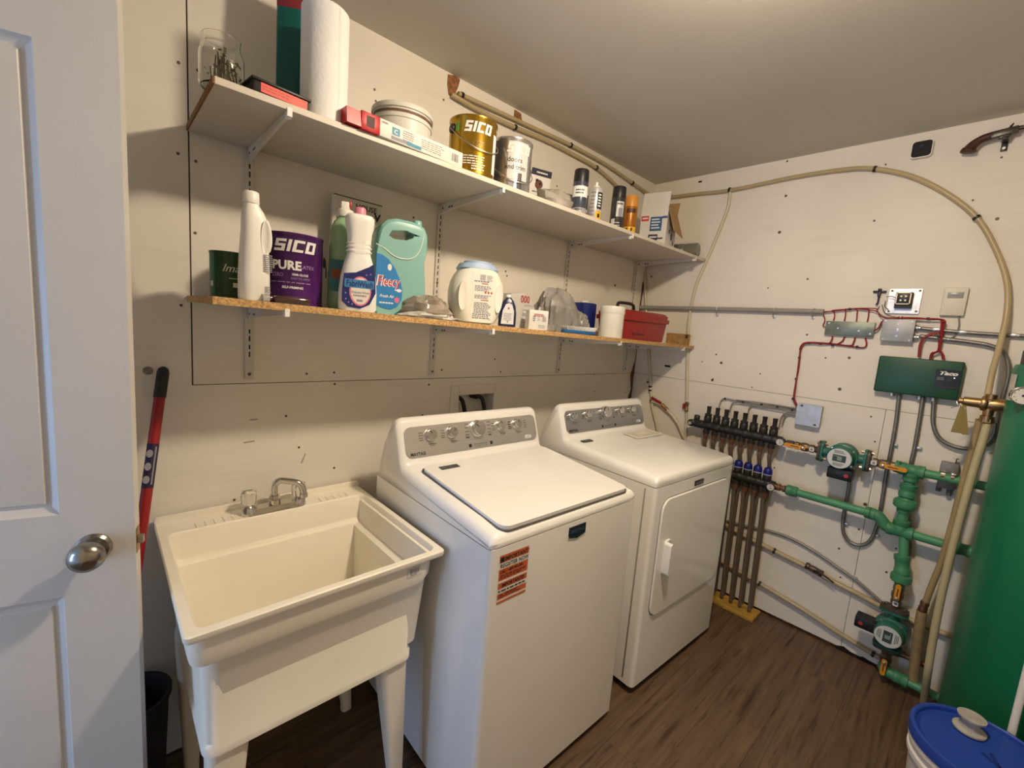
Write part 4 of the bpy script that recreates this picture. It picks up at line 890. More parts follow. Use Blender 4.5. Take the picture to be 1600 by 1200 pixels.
for z in (.132, .078): b.lines(.0, z, .03, 1, .01, .004, -.0694)
for k in range(3): b.prism([(.016+k*.012+.0042*cos(i*.785), .106+.0042*sin(i*.785)) for i in range(8)], -.0694, -.0690, 'y')
b.mat(1).lines(-.03, .030, .044, 3, .006, .004, -.0694); b.build('label', [TW, pm('print_slate', hx('7c7a8c'), .6), pm('print_red2', hx('b05a4a'), .6)], t)
t.scale.z = 1.11
# steel-wool carton, navy bottle, small white carton
q = at(806, 505, y=-.27)
t = thing('steel_wool_carton', 'grey-white carton with slanted top and red zeros behind the navy bottle', 'box', (q.x+.01, -.262, ZL(q.x)+.0002), radians(3))
b = B(); b.prism([(-.075, 0), (.078, 0), (.078, .085), (.052, .125), (.0, .150), (-.075, .138)], -.03, .03, 'y').build('carton', pm('carton_grey', (.55, .53, .50), .5), t)
b = B(); y_ = -.0306; b.mat(0).text('000', .030, .012, .108, y_, bold=.03, wide=.9); b.mat(1).rect(.0, .052, .078, .08, y_); b.mat(2).lines(.005, .066, .07, 1, .01, .008, y_-.0004); b.mat(1).lines(.0, .036, .07, 2, .012, .004, y_); b.lines(.01, .094, .07, 1, .01, .006, y_); stuff(b.build('carton_print', [pm('zero_red', hx('9c3a34'), .5), pm('print_grey3', (.32, .33, .36), .5), WPR], t))
t, r = placed('navy_bottle', 'small navy blue bottle with white label in front of the pod tub', 'bottle', 779, 807, 490, -.362, rot=None); t.rotation_euler.z *= .75
NV = pm('navy_plastic', hx('1c2446'), .3); b = B(); R = []
for z, w, d in ((0, .032, .017), (.004, .034, .019), (.05, .034, .019), (.08, .029, .018), (.1, .020, .015), (.108, .012, .011), (.112, .011, .011)): R.append([(x_, y_, z) for x_, y_ in rrect(-w, w, -d, d, d*.8, 5)])
b.rings(R); b.build('bottle_body', NV, t); B().lathe([(.0085, .111), (.0085, .121), (.007, .123), (0, .123)], 16).build('cap', OFFW, t)
lb = [(-.027, .010), (.022, .010), (.021, .06), (.012, .085), (.0, .090), (-.012, .085), (-.023, .06)]
b = B(); b.prism(lb, -.0205, -.0150, 'y'); b.mat(1).lines(-.018, .048, .014, 5, .006, .0026, -.0209); b.mat(2).prism([(-.001+.004*cos(i*1.57), .070+.006*sin(i*1.57)) for i in range(4)], -.0209, -.0205, 'y'); b.mat(1).prism([(-.006, .022), (.002, .022), (-.002, .014)], -.0209, -.0205, 'y'); b.build('label', [pm('lab_white', (.72, .72, .72), .5), GREYPR, pm('leaf_red', hx('a04a3a'), .5)], t)
q = at(840, 505, y=-.372)
t = thing('small_white_carton', 'small white carton with bar code at the front edge of the lower shelf', 'box', (q.x, -.365, ZL(q.x)+.0002), radians(-24)); wq = .042
B().box(-wq, -.022, 0, wq, .022, .079, .002).build('carton', pm('carton_cream', (.74, .71, .66), .5), t)
b = B(); y_ = -.0226; b.mat(0).text('LINERS', .010, .0, .062, y_, bold=.02) if False else b.mat(0).lines(-.022, .060, .024, 2, .006, .0045, y_, jag=.05); b.mat(1).bars(.014, .034, .034, .054, y_, n=10); b.lines(-.026, .050, -.014, 3, .008, .005, y_); b.lines(-.006, .05, .008, 3, .006, .002, y_); b.lines(.0, .018, .034, 3, .005, .002, y_); stuff(b.build('carton_print', [pm('print_rose', hx('b05a54'), .6), GREYPR], t))
# grey carrier bag
q = at(872, 500, y=-.27)
cb = crumple('grey_carrier_bag', 'knotted grey plastic carrier bag on the lower shelf', 'plastic bag', (q.x-.02, -.27, ZL(q.x)), (.25, .16, .185), (.27, .26, .245), .3, 21, trans=.0, n=30, jit=.07)
kn = at(884, 465, y=-.27); k0 = cb.matrix_world; b = B(); b.tube(spline([(.01, 0, .10), (.07, .0, .135), (.095, .004, .158)], 5), [.04, .034, .026, .018, .012, .010, .012, .010, .008, .010, .013], 9) ; b.ball((.098, .004, .160), .015, 8, (1.1, .8, .9)); b.build('knot', pm('bag_dark', (.10, .10, .10), .35, bump=.6, bscale=40), cb)
q2 = at(905, 500, y=-.30); crumple('grey_bag_scrap', 'second crumpled grey bag bulging beside the white jar', 'plastic bag', (q2.x+.035, -.26, ZL(q2.x)), (.13, .11, .105), (.27, .26, .245), .3, 5, trans=.0, jit=.07)
# blue tin behind, brush, white jar
q = at(918, 495, y=-.14); z1 = at(918, 474, y=-.15).z-ZL(q.x)
t = thing('blue_tin', 'deep blue tin behind the grey bag and the white jar', 'tin', (q.x-.022, -.13, ZL(q.x)+.0002), turn(q.x, -.13)); B().lathe([(.062, 0), (.064, .003), (.064, z1-.004), (.060, z1)], 30).build('tin_body', pm('deep_blue', hx('14246a'), .35), t)
B().lathe([(.024, z1), (.024, z1+.01), (.02, z1+.012), (0, z1+.012)], 20, (.0, -.02, 0)).build('cap', OFFW, t)
q = at(905, 520, y=-.372)
t = thing('scrub_brush', 'blue scrubbing brush with white bristles turned up', 'brush', (q.x+.005, -.365, ZL(q.x)+.0002), radians(-7))
b = B(); b.rings([[(x_, y_, z) for x_, y_ in rrect(-w, w, -d, d, d*.95, 6)] for z, w, d in ((0, .085, .020), (.005, .096, .026), (.014, .096, .026), (.016, .092, .023))]); b.build('brush_back', pm('brush_blue', hx('1f5f9c'), .4), t)
b = B()
for i in range(20):
    for j in range(4):
        x_, y_ = -.084+i*.0088, -.0165+j*.011
        if (x_/.09)**4+(y_/.026)**4 < .95: b.rings([[(x_+r0_*cos(k*1.257)+(x_*.12 if z > .02 else 0), y_+r0_*sin(k*1.257)+(y_*.2 if z > .02 else 0), z) for k in range(5)] for z, r0_ in ((.015, .0024), (.034, .0036))])
stuff(b.build('bristles', pm('bristle_white', (.74, .73, .69), .6), t))
t, r = placed('white_jar', 'plain white plastic jar with screw lid beside the red toolbox', 'jar', 933, 979, 500, -.315); r = .0625; h = .158
B().lathe([(r*.93, 0), (r*.96, .003), (r*.96, h-.035)], 34).build('jar_body', OFFW, t)
B().lathe([(r*.985, h-.036), (r, h-.033), (r, h-.006), (r*.97, h), (r*.9, h), (r*.88, h-.003), (0, h-.003)], 34).build('screw_lid', OFFW, t)
# red toolbox
tx0, tx1 = at(975, 505, y=-.36).x, at(1036, 530, y=-.36).x
t = thing('red_toolbox', 'red plastic toolbox with lid and black carry handle on the lower shelf', 'toolbox', ((tx0+tx1)/2+.032, -.262, ZL(-.4)+.0004), radians(-4)); hw = (tx1-tx0)/2-.0; TRD = pm('toolbox_red', hx('8e201b'), .38, var=.04)
b = B(); b.rings([[(x_, y_, z) for x_, y_ in rrect(-w, w, -d, d, .012, 3)] for z, w, d in ((0, hw-.02, .082), (.115, hw-.008, .092))]); b.build('tray', TRD, t)
b = B(); b.rings([[(x_, y_, z) for x_, y_ in rrect(-w, w, -d, d, .014, 3)] for z, w, d in ((.106, hw+.002, .101), (.128, hw+.002, .101), (.129, hw-.006, .094), (.146, hw-.006, .094), (.158, hw-.016, .082), (.162, hw-.03, .066))]); b.build('lid', TRD, t)
b = B(); b.box(-hw*.55, -.0905, .030, -hw*.50, -.0895, .046); b.lines(-hw*.46, .033, -hw*.05, 1, .01, .007, -.0902, jag=.05); b.build('mark', pm('mark_dark', (.06, .015, .015), .5), t)
b = B(); b.tube(spline([(-hw*.62, .02, .155), (-hw*.62, .02, .185), (-hw*.56, .02, .200), (-hw*.2, .02, .203), (.0, .02, .200), (hw*.08, .02, .185), (hw*.10, .02, .155)], 5), .0085, 8); b.build('carry_handle', DARK, t)
# woven straw box
q = at(1058, 530, y=-.335)
t = thing('woven_straw_box', 'small woven straw box at the corner end of the lower shelf', 'basket', (-.092, -.335, ZL(-.1)+.0004), 0); b = B(); STR = pm('straw', hx('b8925a'), .8, var=.35, vscale=60)
hwx, hwy = .052, .050
for z in range(7):
    for k in range(4):
        n = 9
        for i in range(n):
            u = -1+2*(i+.5)/n; o_ = .0018 if (i+z) % 2 else -.0008
            if k == 0: c, d = (u*hwx, -hwy-o_, .006+z*.0095), (2*hwx/n*.92, .004, .008)
            elif k == 1: c, d = (u*hwx, hwy+o_, .006+z*.0095), (2*hwx/n*.92, .004, .008)
            elif k == 2: c, d = (-hwx-o_, u*hwy, .006+z*.0095), (.004, 2*hwy/n*.92, .008)
            else: c, d = (hwx+o_, u*hwy, .006+z*.0095), (.004, 2*hwy/n*.92, .008)
            b.cbox(c, d)
stuff(b.build('weave', STR, t)); B().box(-hwx+.001, -hwy+.001, 0, hwx-.001, hwy-.001, .062).build('lining', pm('straw_dark', hx('5f421f'), .9), t)
b = B(); b.cbox((-.005, -hwy-.005, .052), (.030, .003, .020)); b.build('clasp', pm('clasp_dark', hx('3a2410'), .7), t)
# ================================================================== RIGHT WALL
def rw(name, label, cat, u, v, off=0, group=None):
    return thing(name, label, cat, RW(u, v, off), WR, group)
PEX = pm('pex_amber', (.46, .37, .21), .32, var=.08, trans=.0); PEXL = pm('pex_pale', (.62, .56, .40), .3, var=.08)
CLIP = DARK
def tube_thing(name, label, cat, pts, r, m, clips=(), k=8, n=10, group=None):
    P = spline(pts, k); o = B().tube(P, r, n).build(name, m, ang=60); tag(o, label, cat, group)
    for c, d in clips:
        c = Vector(c); d = Vector(d).normalized(); b = B(alongM(c, c+d)); b.lathe([(r+.0005, -.006), (r+.0035, -.005), (r+.0035, .005), (r+.0005, .006)], 12)
        b.build('clip', CLIP, o)
    return o
def dirp(f, u0, v0, u1, v1, off): return f(u1, v1, off)-f(u0, v0, off)
# tubes along the ceiling on the back wall and round the right wall
tube_thing('supply_tube', 'lower clear amber tube running from the raw patch down to the cardboard box', 'tube', [BW(706, 148, .016), BW(720, 156, .02), BW(750, 173, .018), BW(800, 197, .016), BW(850, 218, .016), BW(895, 241, .016), BW(933, 263, .016), BW(962, 289, .016), BW(978, 310, .018), BW(986, 335, .018)], .009, PEX,
           [(BW(805, 199, .016), dirp(BW, 795, 194, 815, 203, .016)), (BW(932, 262, .016), dirp(BW, 922, 256, 940, 268, .016))])
tube_thing('supply_tube', 'upper clear amber tube under the ceiling with black end collar', 'tube', [BW(716, 146, .016), BW(740, 157, .015), BW(790, 180, .015), BW(840, 203, .015), BW(892, 227, .015), BW(945, 256, .015), BW(980, 280, .015), BW(990, 287, .016), (-.06, -.03, 2.405), (-.022, -.075, 2.408), (-.017, -.14, 2.402)], .009, PEX,
           [(BW(722, 149, .0155), dirp(BW, 716, 146, 730, 152, .016)), (BW(892, 227, .015), dirp(BW, 880, 220, 900, 231, .015)), (BW(988, 286, .016), dirp(BW, 980, 280, 990, 287, .015))])
arch = [RW(1043, 309, .014), RW(1090, 303, .014), RW(1143, 297, .014), RW(1240, 277, .014), RW(1320, 265, .014), RW(1368, 264, .014), RW(1425, 276, .014), RW(1480, 303, .016), RW(1527, 341, .018), RW(1556, 390, .02), RW(1573, 440, .026), RW(1573, 490, .04), RW(1562, 540, .08), RW(1551, 580, .13), RW(1544, 615, .17), RW(1541, 628, .185)]
tube_thing('arched_tube', 'clear amber tube arching over the right wall down to the brass valve', 'tube', arch, .0105, PEX,
           [(RW(1140, 297, .014), dirp(RW, 1130, 298, 1150, 296, .014)), (RW(1367, 264, .014), dirp(RW, 1350, 264, 1380, 265, .014)), (RW(1526, 340, .018), dirp(RW, 1515, 330, 1535, 350, .018))], n=12)
tube_thing('drop_tube', 'thin clear tube dropping from the arched tube to the red valve', 'tube', [RW(1141, 300, .016), RW(1137, 325, .014), RW(1124, 360, .013), RW(1104, 408, .013), RW(1087, 448, .013), RW(1078, 490, .018), RW(1075, 520, .018), RW(1074, 570, .013), RW(1073, 627, .013)], .0085, PEXL,
           [(RW(1079, 483, .018), dirp(RW, 1081, 475, 1077, 490, .018))])
t = rw('red_tube_valve', 'small red-handled valve on the thin tube left of the black manifold'.replace(' left of', ' beside'), 'valve', 1073, 636, .013)
b = B(); b.lathe([(.011, -.026), (.012, -.018), (.009, -.010), (.009, .012), (.012, .018), (.011, .026)], 14); b.build('valve_body', BRASS, t); B().cbox((-.018, -.004, .004), (.012, .014, .034), .003).build('lever', RED, t)
b = B(); b.lathe([(.0115, .020), (.0115, .027)], 12).lathe([(.0115, -.027), (.0115, -.020)], 12); b.build('crimp_rings', DARK, t)
tube_thing('drop_tube', 'thin clear tube below the small red valve behind the dryer', 'tube', [RW(1073, 646, .013), RW(1072, 662, .013), RW(1070, 690, .013), (-.013, -.42, .72), (-.013, -.42, .45)], .0085, PEXL)
tube_thing('corner_tube', 'thin clear tube running down the corner beside both shelves', 'tube', [RW(1003, 350, .012), RW(1007, 430, .012), RW(1010, 490, .012), RW(1014, 560, .012), RW(1017, 612, .013), RW(1020, 640, .014), RW(1027, 672, .014), (-.014, -.24, .70), (-.014, -.24, .5)], .0085, PEXL,
           [(RW(1016, 604, .013), (0, -.05, -1)), (RW(1016, 610, .013), (0, -.05, -1)), (RW(1018, 626, .013), (0, -.05, -1))])
t = tube_thing('lever_valve_hose', 'clear hose with a red lever valve branching off the corner tube', 'hose', [RW(1018, 627, .022), RW(1030, 631, .024), RW(1040, 639, .024), RW(1050, 649, .022), RW(1059, 662, .020), RW(1066, 678, .018), RW(1071, 694, .016), (-.016, -.40, .70)], .0085, PEXL)
p0, p1 = RW(1018, 621, .034), RW(1033, 630, .034); b = B(alongM(p0, p1)); L_ = (p1-p0).length; b.cbox((0, 0, L_/2), (.011, .016, L_*1.05), .004); b.build('lever', RED, t)
p0, p1 = RW(1034, 632, .024), RW(1043, 641, .024); b = B(alongM(p0, p1)); L_ = (p1-p0).length; b.lathe([(.012, 0), (.013, L_*.3), (.010, L_*.5), (.013, L_*.7), (.011, L_)], 12); b.build('valve_body', BRASS, t)
# grey conduit with clamps
GC = pm('conduit_grey', (.30, .285, .26), .5, var=.1)
c0, c1 = RW(1000, 480, .022), RW(1287, 487, .022)
o = B().tube([Vector((-.022, -.006, 1.698)), c0*.5+c1*.5, c1], .0125, 14).build('grey_conduit', GC); tag(o, 'thick grey plastic conduit running level along the right wall', 'conduit')
for u, v in ((1121, 484), (1210, 486), (1271, 487)):
    p = RW(u, v, .022); b = B(TR(p) @ RZ(-90)); b.tube([(0, .018, -.030), (0, -.006, -.026), (0, -.0135, -.014), (0, -.0145, 0), (0, -.0135, .012), (0, .0, .0155), (0, .02, .018)], .0028, 6); b.lathe([(.006, -.02), (.006, -.012), (.0, -.011)], 10, (0, 0, -.03), axis='y'); b.build('pipe_clamp', STEEL, o)
# security camera and old pistol under the ceiling
t = rw('security_camera', 'small square white security camera with black glossy face near the ceiling', 'camera', 1441, 235, .001)
b = B(); b.prism(rrect(-.036, .036, -.036, .036, .013, 5), -.022, -.004, 'y'); b.build('camera_body', WPLAS, t); b = B(); b.prism(rrect(-.033, .033, -.033, .033, .012, 5), -.0235, -.0215, 'y'); fc = b.build('black_face', pm('camera_face', (.006, .006, .008), .08, coat=1), t)
b = B(TR((0, -.0236, .008))); b.lathe([(.010, 0), (.009, .001), (.006, .0005), (0, .0004)], 18, axis='y'); b.build('lens', pm('lens_blue', (.02, .03, .05), .05), t); B().cbox((0, -.002, 0), (.02, .004, .02)).build('mount', WPLAS, t)
t = rw('old_pistol', 'old pistol with curved brown wooden grip hung on a black bracket near the ceiling', 'pistol', 1560, 211, .045)
M_ = RY(-6); b = B(M_)
b.tube(spline([(-.084, 0, -.043), (-.080, 0, -.030), (-.066, 0, -.012), (-.045, 0, .0), (-.015, 0, .004)], 6), [.012, .021, .026, .0265, .026, .025, .0235, .020, .0195, .019, .018, .0175, .017, .0165, .016, .0155]+[.015]*9, 12); b.build('wooden_grip', pm('grip_brown', hx('4a2a1c'), .5, var=.3, vscale=40), t)
b = B(M_); b.box(-.022, -.014, -.010, .055, .012, .016, .004).tube([(.03, 0, .006), (.10, 0, .007), (.24, 0, .009)], .0085, 12).box(.0, -.013, -.018, .034, .008, -.008, .003); b.tube([(.028, 0, .014), (.036, 0, .026), (.040, 0, .032)], [.005, .004, .002], 6); b.build('lock_and_barrel', pm('gun_metal', (.10, .09, .08), .38, .8, var=.3, vscale=50), t)
b = B(); b.box(.013, -.018, -.024, .031, .030, -.014, .001).box(.013, .035, -.054, .031, .044, -.014, .001).box(.013, .0, -.020, .031, .044, -.014); b.build('bracket', DARK, t); B(TR((.022, .035, -.044))).lathe([(.006, 0), (.005, .002)], 12, axis='y').build('screw', STEEL, t)
# control wiring cluster
t = rw('terminal_strip', 'long grey-green metal cover plate with red wires entering on top', 'terminal strip', 1328, 514, .001)
b = B(); b.box(-.098, -.022, -.034, .098, 0, .034, .002); b.build('cover', pm('strip_green', (.20, .23, .20), .45, .5, var=.3, vscale=25), t)
b = B()
for x, z in ((-.085, .024), (-.045, .0), (.04, -.008), (.085, -.02)): b.lathe([(.005, .022), (.004, .024)], 10, (x, 0, z), axis='y')
stuff(b.build('screws', STEEL, t))
RW_ = pm('wire_red', hx('8a1620'), .45); GW = pm('wire_grey', (.25, .235, .21), .5)
def wire(name, label, paths, m, r=.0028, k=6, ties=()):
    b = B()
    for P in paths: b.tube(spline(P, k), r, 7)
    o = b.build(name, m); tag(o, label, 'wires')
    for u, v, off in ties: B(TR(RW(u, v, off))).cbox((0, 0, 0), (.010, .012, .012), .003).build('cable_tie', DARK, o)
    return o
W_ = lambda pts, off=.014: [RW(u, v, off) for u, v in pts]
wire('red_wires', 'bundle of thin red wires fanning from the conduit end into the terminal strip', [
    W_([(1286, 488), (1310, 485), (1340, 482), (1365, 482), (1372, 484)], .02), W_([(1286, 490), (1289, 500), (1286, 509), (1291, 511)], .012), W_([(1288, 487), (1302, 487), (1304, 494), (1302, 501)], .014), W_([(1300, 485), (1319, 484), (1321, 492), (1319, 502)], .014),
    W_([(1312, 484), (1337, 483), (1339, 492), (1338, 503)], .014), W_([(1320, 483), (1354, 482), (1357, 492), (1355, 503)], .014), W_([(1340, 482), (1368, 486), (1376, 494), (1385, 497)], .02)], RW_, .0026, ties=((1328, 483, .02),))
t = rw('sensor_plug', 'small black plug-shaped sensor beside the transformer plate', 'sensor', 1375, 456, .004)
b = B(); b.cbox((0, -.008, .008), (.014, .016, .012), .003).cbox((0, -.006, .0), (.05, .008, .010), .003).cbox((0, -.010, -.012), (.012, .014, .024), .003); b.build('plug_body', pm('plug_black', (.02, .02, .035), .4), t)
b = B(); b.tube([(0, -.012, -.02), (.001, -.012, -.05), (-.004, -.014, -.062)], .0035, 8); b.build('lead', pm('lead_navy', (.03, .03, .08), .5), t)
wire('thin_wires', 'thin dark wires looping from the sensor to the transformer plate', [W_([(1374, 478), (1371, 486), (1380, 494), (1392, 497), (1402, 496)], .012), W_([(1378, 476), (1382, 488), (1390, 493), (1398, 495)], .012), W_([(1385, 464), (1393, 463), (1401, 466)], .034), W_([(1384, 470), (1382, 478), (1388, 484)], .02)], pm('wire_brown', (.12, .05, .04), .5), .0016)
t = rw('transformer_plate', 'square silver transformer plate with a black transformer block', 'transformer', 1413, 471, .001)
b = B(); b.prism(rrect(-.057, .057, -.056, .056, .004, 2), -.010, 0, 'y'); b.build('plate', STEEL, t)
b = B(); b.box(-.030, -.034, -.034, .030, -.010, .038, .003); b.mat(1).box(-.022, -.052, -.014, .022, -.034, .032, .002); b.build('transformer_block', [pm('core_dark', (.07, .065, .055), .5, .4), DARK], t)
b = B(); b.box(-.026, -.0530, -.018, .026, -.050, -.014).box(-.026, -.0530, .032, .026, -.050, .036).box(-.026, -.0530, -.018, -.022, -.050, .036).box(.022, -.0530, -.018, .026, -.050, .036)
for x in (-.008, .008):
    for z in (.0, .018): b.lathe([(.0045, .052), (.004, .055)], 8, (x, 0, z), axis='y')
stuff(b.build('terminals', pm('terminal_brassy', (.45, .40, .30), .4, .8), t)); b = B()
for x, z in ((-.048, .047), (.048, .047), (.048, -.045), (-.048, -.047)): b.lathe([(.005, .010), (.004, .012)], 10, (x, 0, z), axis='y')
stuff(b.build('plate_screws', SCREW, t))
t = rw('junction_box', 'grey metal junction box with blank cover under the transformer plate', 'junction box', 1404, 517, .001)
b = B(); b.box(-.055, -.036, -.048, .055, 0, .048, .003); b.build('box_body', pm('box_zinc', (.34, .345, .35), .5, .5, var=.15, vscale=30), t); B().box(-.057, -.040, -.050, .057, -.036, .050, .002).build('cover', pm('cover_zinc', (.40, .41, .43), .5, .3, var=.18, vscale=22), t)
b = B()
for x, z, r in ((-.047, .042, .004), (.047, .042, .004), (.047, -.042, .004), (-.047, -.042, .004), (0, .028, .004), (0, -.026, .004), (0, .006, .005)): b.lathe([(r, .040), (r*.8, .0425)], 10, (x, 0, z), axis='y')
b.box(.002-.004, -.0428, -.006, .006-.004, -.0405, .010); stuff(b.build('cover_screws', STEEL, t))
b = B()
for z in (.016, -.026): b.lathe([(.010, .055), (.012, .058), (.012, .066), (.009, .068), (.009, .075)], 12, (0, -.02, z), axis='x')
b.lathe([(.008, .048), (.008, .066)], 10, (0, -.02, 0)); stuff(b.build('connector', STEEL, t))
def flex(name, label, pts, r=.0085, m=None, clips=(), k=10):
    P = resample(spline(pts, k), .0036); rr_ = [r*(1.06 if i % 2 else .90) for i in range(len(P))]
    o = B().tube(P, rr_, 9).build(name, m or FLEX, ang=75); tag(o, label, 'conduit')
    for u, v, off in clips: B(TR(RW(u, v, off)) @ RZ(-90)).box(-.010, -.004, -.006, .016, .006, .006, .002).lathe([(.004, .004), (.003, .006)], 8, (.011, 0, 0), axis='y').build('strap', STEEL, o)
    return o
FLEX = pm('flex_steel', (.26, .25, .23), .42, .75, var=.15, vscale=60)
flex('flex_conduit', 'upper flexible metal conduit running level behind the arched tube', W_([(1439, 513), (1480, 517), (1530, 521), (1580, 524), (1640, 527)], .018), clips=((1462, 515, .022), (1503, 519, .022), (1585, 524, .022)))
flex('flex_conduit', 'lower flexible metal conduit bending down behind the tank top', W_([(1437, 525), (1480, 530), (1520, 535), (1547, 540), (1566, 549), (1575, 566), (1575, 590), (1566, 625), (1558, 660), (1553, 685), (1540, 697)], .020), clips=((1476, 530, .022),))
flex('flex_conduit', 'first flexible metal conduit hanging below the green controller', W_([(1405, 616), (1404, 625), (1400, 660), (1393, 700), (1384, 745), (1377, 790), (1369, 825), (1358, 846), (1342, 852), (1326, 845), (1317, 826), (1320, 795), (1326, 765), (1327, 744), (1321, 734)], .016), clips=((1396, 695, .012), (1320, 818, .012), (1367, 836, .012)))
flex('flex_conduit', 'second flexible metal conduit passing behind the green tee', W_([(1442, 620), (1441, 628), (1436, 660), (1429, 700), (1423, 730), (1420, 790), (1422, 840), (1420, 870)], .016), clips=((1433, 700, .012),))
flex('flex_conduit', 'third flexible metal conduit looping to the tank side', W_([(1460, 622), (1459, 630), (1458, 660), (1466, 682), (1484, 695), (1510, 701), (1535, 697), (1552, 680), (1556, 660)], .024))
flex('flex_conduit', 'thin flexible metal conduit sagging down to the lower pump', W_([(1090, 812), (1130, 813), (1165, 822), (1200, 829), (1235, 841), (1270, 860), (1305, 884), (1335, 905), (1360, 926), (1376, 940)], .012), .0075, pm('flex_dull', (.30, .29, .26), .5, .6), clips=((1208, 832, .010), (1333, 902, .010)))
t = rw('thermostat', 'cream wall thermostat with small grey display', 'thermostat', 1491, 472, .001)
b = B(); b.box(-.038, -.022, -.060, .038, 0, .060, .004); b.build('case', pm('thermo_cream', (.70, .66, .56), .45), t); b = B(); b.box(-.024, -.0228, .014, .026, -.0215, .040, .001); b.mat(1).lines(-.012, .024, .016, 1, .01, .006, -.0232); b.build('display', [pm('lcd_grey', (.30, .31, .28), .3), GREYPR], t)
wire('thermostat_wire', 'grey thermostat wire curving under the thermostat to the red bundle', [W_([(1498, 494), (1498, 512), (1490, 526), (1477, 530), (1472, 534)], .008)], GW, .0032)
wire('red_wire_bundle', 'thick red wire bundle from the junction box down into the green controller', [
    W_([(1366, 517), (1373, 512), (1379, 502), (1392, 497), (1430, 497), (1455, 499), (1470, 500), (1471, 510), (1468, 530), (1466, 547), (1458, 553), (1455, 560)], .024), W_([(1400, 497), (1440, 498), (1474, 500), (1474, 512), (1470, 530), (1468, 547), (1474, 555), (1475, 562)], .028), W_([(1472, 502), (1472, 520), (1467, 547), (1456, 552), (1453, 562)], .031), W_([(1474, 503), (1473, 525), (1468, 545), (1472, 552), (1473, 562)], .021),
    W_([(1468, 519), (1455, 521), (1443, 528), (1437, 540), (1435, 558)], .026), W_([(1466, 521), (1452, 524), (1441, 532), (1436, 558)], .031)], RW_, .0038, ties=((1450, 498, .026), (1467, 526, .026)))
wire('red_wire_loom', 'red wire loom stepping from the terminal strip down to the small square box', [
    W_([(1352, 528), (1354, 537), (1350, 543), (1335, 542), (1300, 538), (1265, 536), (1255, 539), (1251, 548), (1248, 575), (1243, 600), (1240, 622), (1243, 632), (1248, 637)], .012), W_([(1336, 527), (1334, 534), (1328, 540), (1300, 537), (1262, 535), (1252, 540), (1250, 550), (1245, 590), (1241, 620), (1247, 636)], .016), W_([(1320, 526), (1316, 533), (1308, 538)], .012), W_([(1301, 525), (1299, 532), (1293, 537), (1270, 536), (1256, 538), (1250, 552), (1243, 606), (1241, 622)], .019)], RW_, .0034,
    ties=((1264, 536, .016), (1282, 537, .016), (1301, 539, .016), (1339, 542, .014), (1251, 545, .016), (1249, 559, .016), (1244, 592, .016), (1239, 623, .016)))
# green zone controller
t = rw('zone_controller', 'dark green zone controller box with black display panel and brand lettering', 'controller', 1434, 589, .001)
CG = pm('controller_green', hx('1b4a36'), .4, var=.04)
b = B(); b.box(-.142, -.048, -.083, .142, 0, .083, .007, 3); b.build('housing', CG, t); M_ = TR((.058, -.0488, -.038)) 
b = B(M_); b.rect(0, 0, .078, .084, 0); b.mat(1).text('Taco', .016, .042, .060, -.0006, bold=.05, shear=.3, wide=1.3); b.text('-', .01, .022, .072, -.0006, bold=.04, wide=2.5); b.mat(2).lines(.008, .044, .030, 2, .007, .005, -.0006, jag=.02); b.mat(3).lathe([(.0026, 0), (.0022, .001)], 10, (.061, 0, .05), axis='y'); b.mat(4).rect(.008, .004, .07, .012, -.0004); b.rect(.04, .034, .055, .05, -.0004); b.build('display_panel', [pm('panel_black', (.008, .008, .009), .25), WPR, pm('print_dim', (.18, .19, .18), .5), pm('led_white', (.85, .9, .8), .4, emit=1.2), pm('panel_soft', (.02, .02, .022), .5)], t)
b = B()
for x in (-.075, .020, .066): b.lathe([(.011, -.098), (.011, -.088), (.014, -.086), (.014, -.080)], 12, (x, -.02, 0))
stuff(b.build('connector', STEEL, t))
t = rw('square_junction_box', 'small square galvanised box with blank cover above the black manifold', 'junction box', 1266, 648, .001)
b = B(); b.box(-.053, -.038, -.053, .053, 0, .053, .003); b.build('box_body', pm('box_zinc', 0), t); b = B(); b.prism(rrect(-.055, .055, -.055, .055, .006, 3), -.0415, -.038, 'y'); b.build('cover', pm('cover_bright', (.50, .52, .56), .42, .4, var=.16, vscale=30), t)
b = B()
for x, z in ((-.034, .045), (.036, -.044)): b.lathe([(.006, .0415), (.005, .0435)], 10, (x, 0, z), axis='y'); b.box(x-.009, -.0425, z-.002, x+.003, -.0415, z+.002)
stuff(b.build('cover_screws', SCREW, t))
wire('grey_actuator_wires', 'grey cables clipped along the wall above the manifold into the square box', [
    W_([(1244, 640), (1215, 635), (1180, 631), (1150, 626), (1132, 623), (1126, 628), (1123, 640), (1122, 652)], .014), W_([(1244, 643), (1215, 637), (1180, 633), (1150, 629), (1143, 633), (1140, 645)], .017), W_([(1244, 645), (1215, 640), (1185, 635), (1175, 634), (1170, 640), (1168, 652)], .020),
    W_([(1244, 647), (1230, 645), (1224, 648), (1220, 655), (1217, 668)], .016), W_([(1244, 649), (1232, 647), (1226, 652), (1222, 664)], .020), W_([(1244, 638), (1200, 631), (1150, 625)], .022)], GW, .0036, ties=((1133, 623, .014), (1161, 628, .016), (1190, 632, .016), (1215, 636, .016), (1238, 641, .016)))

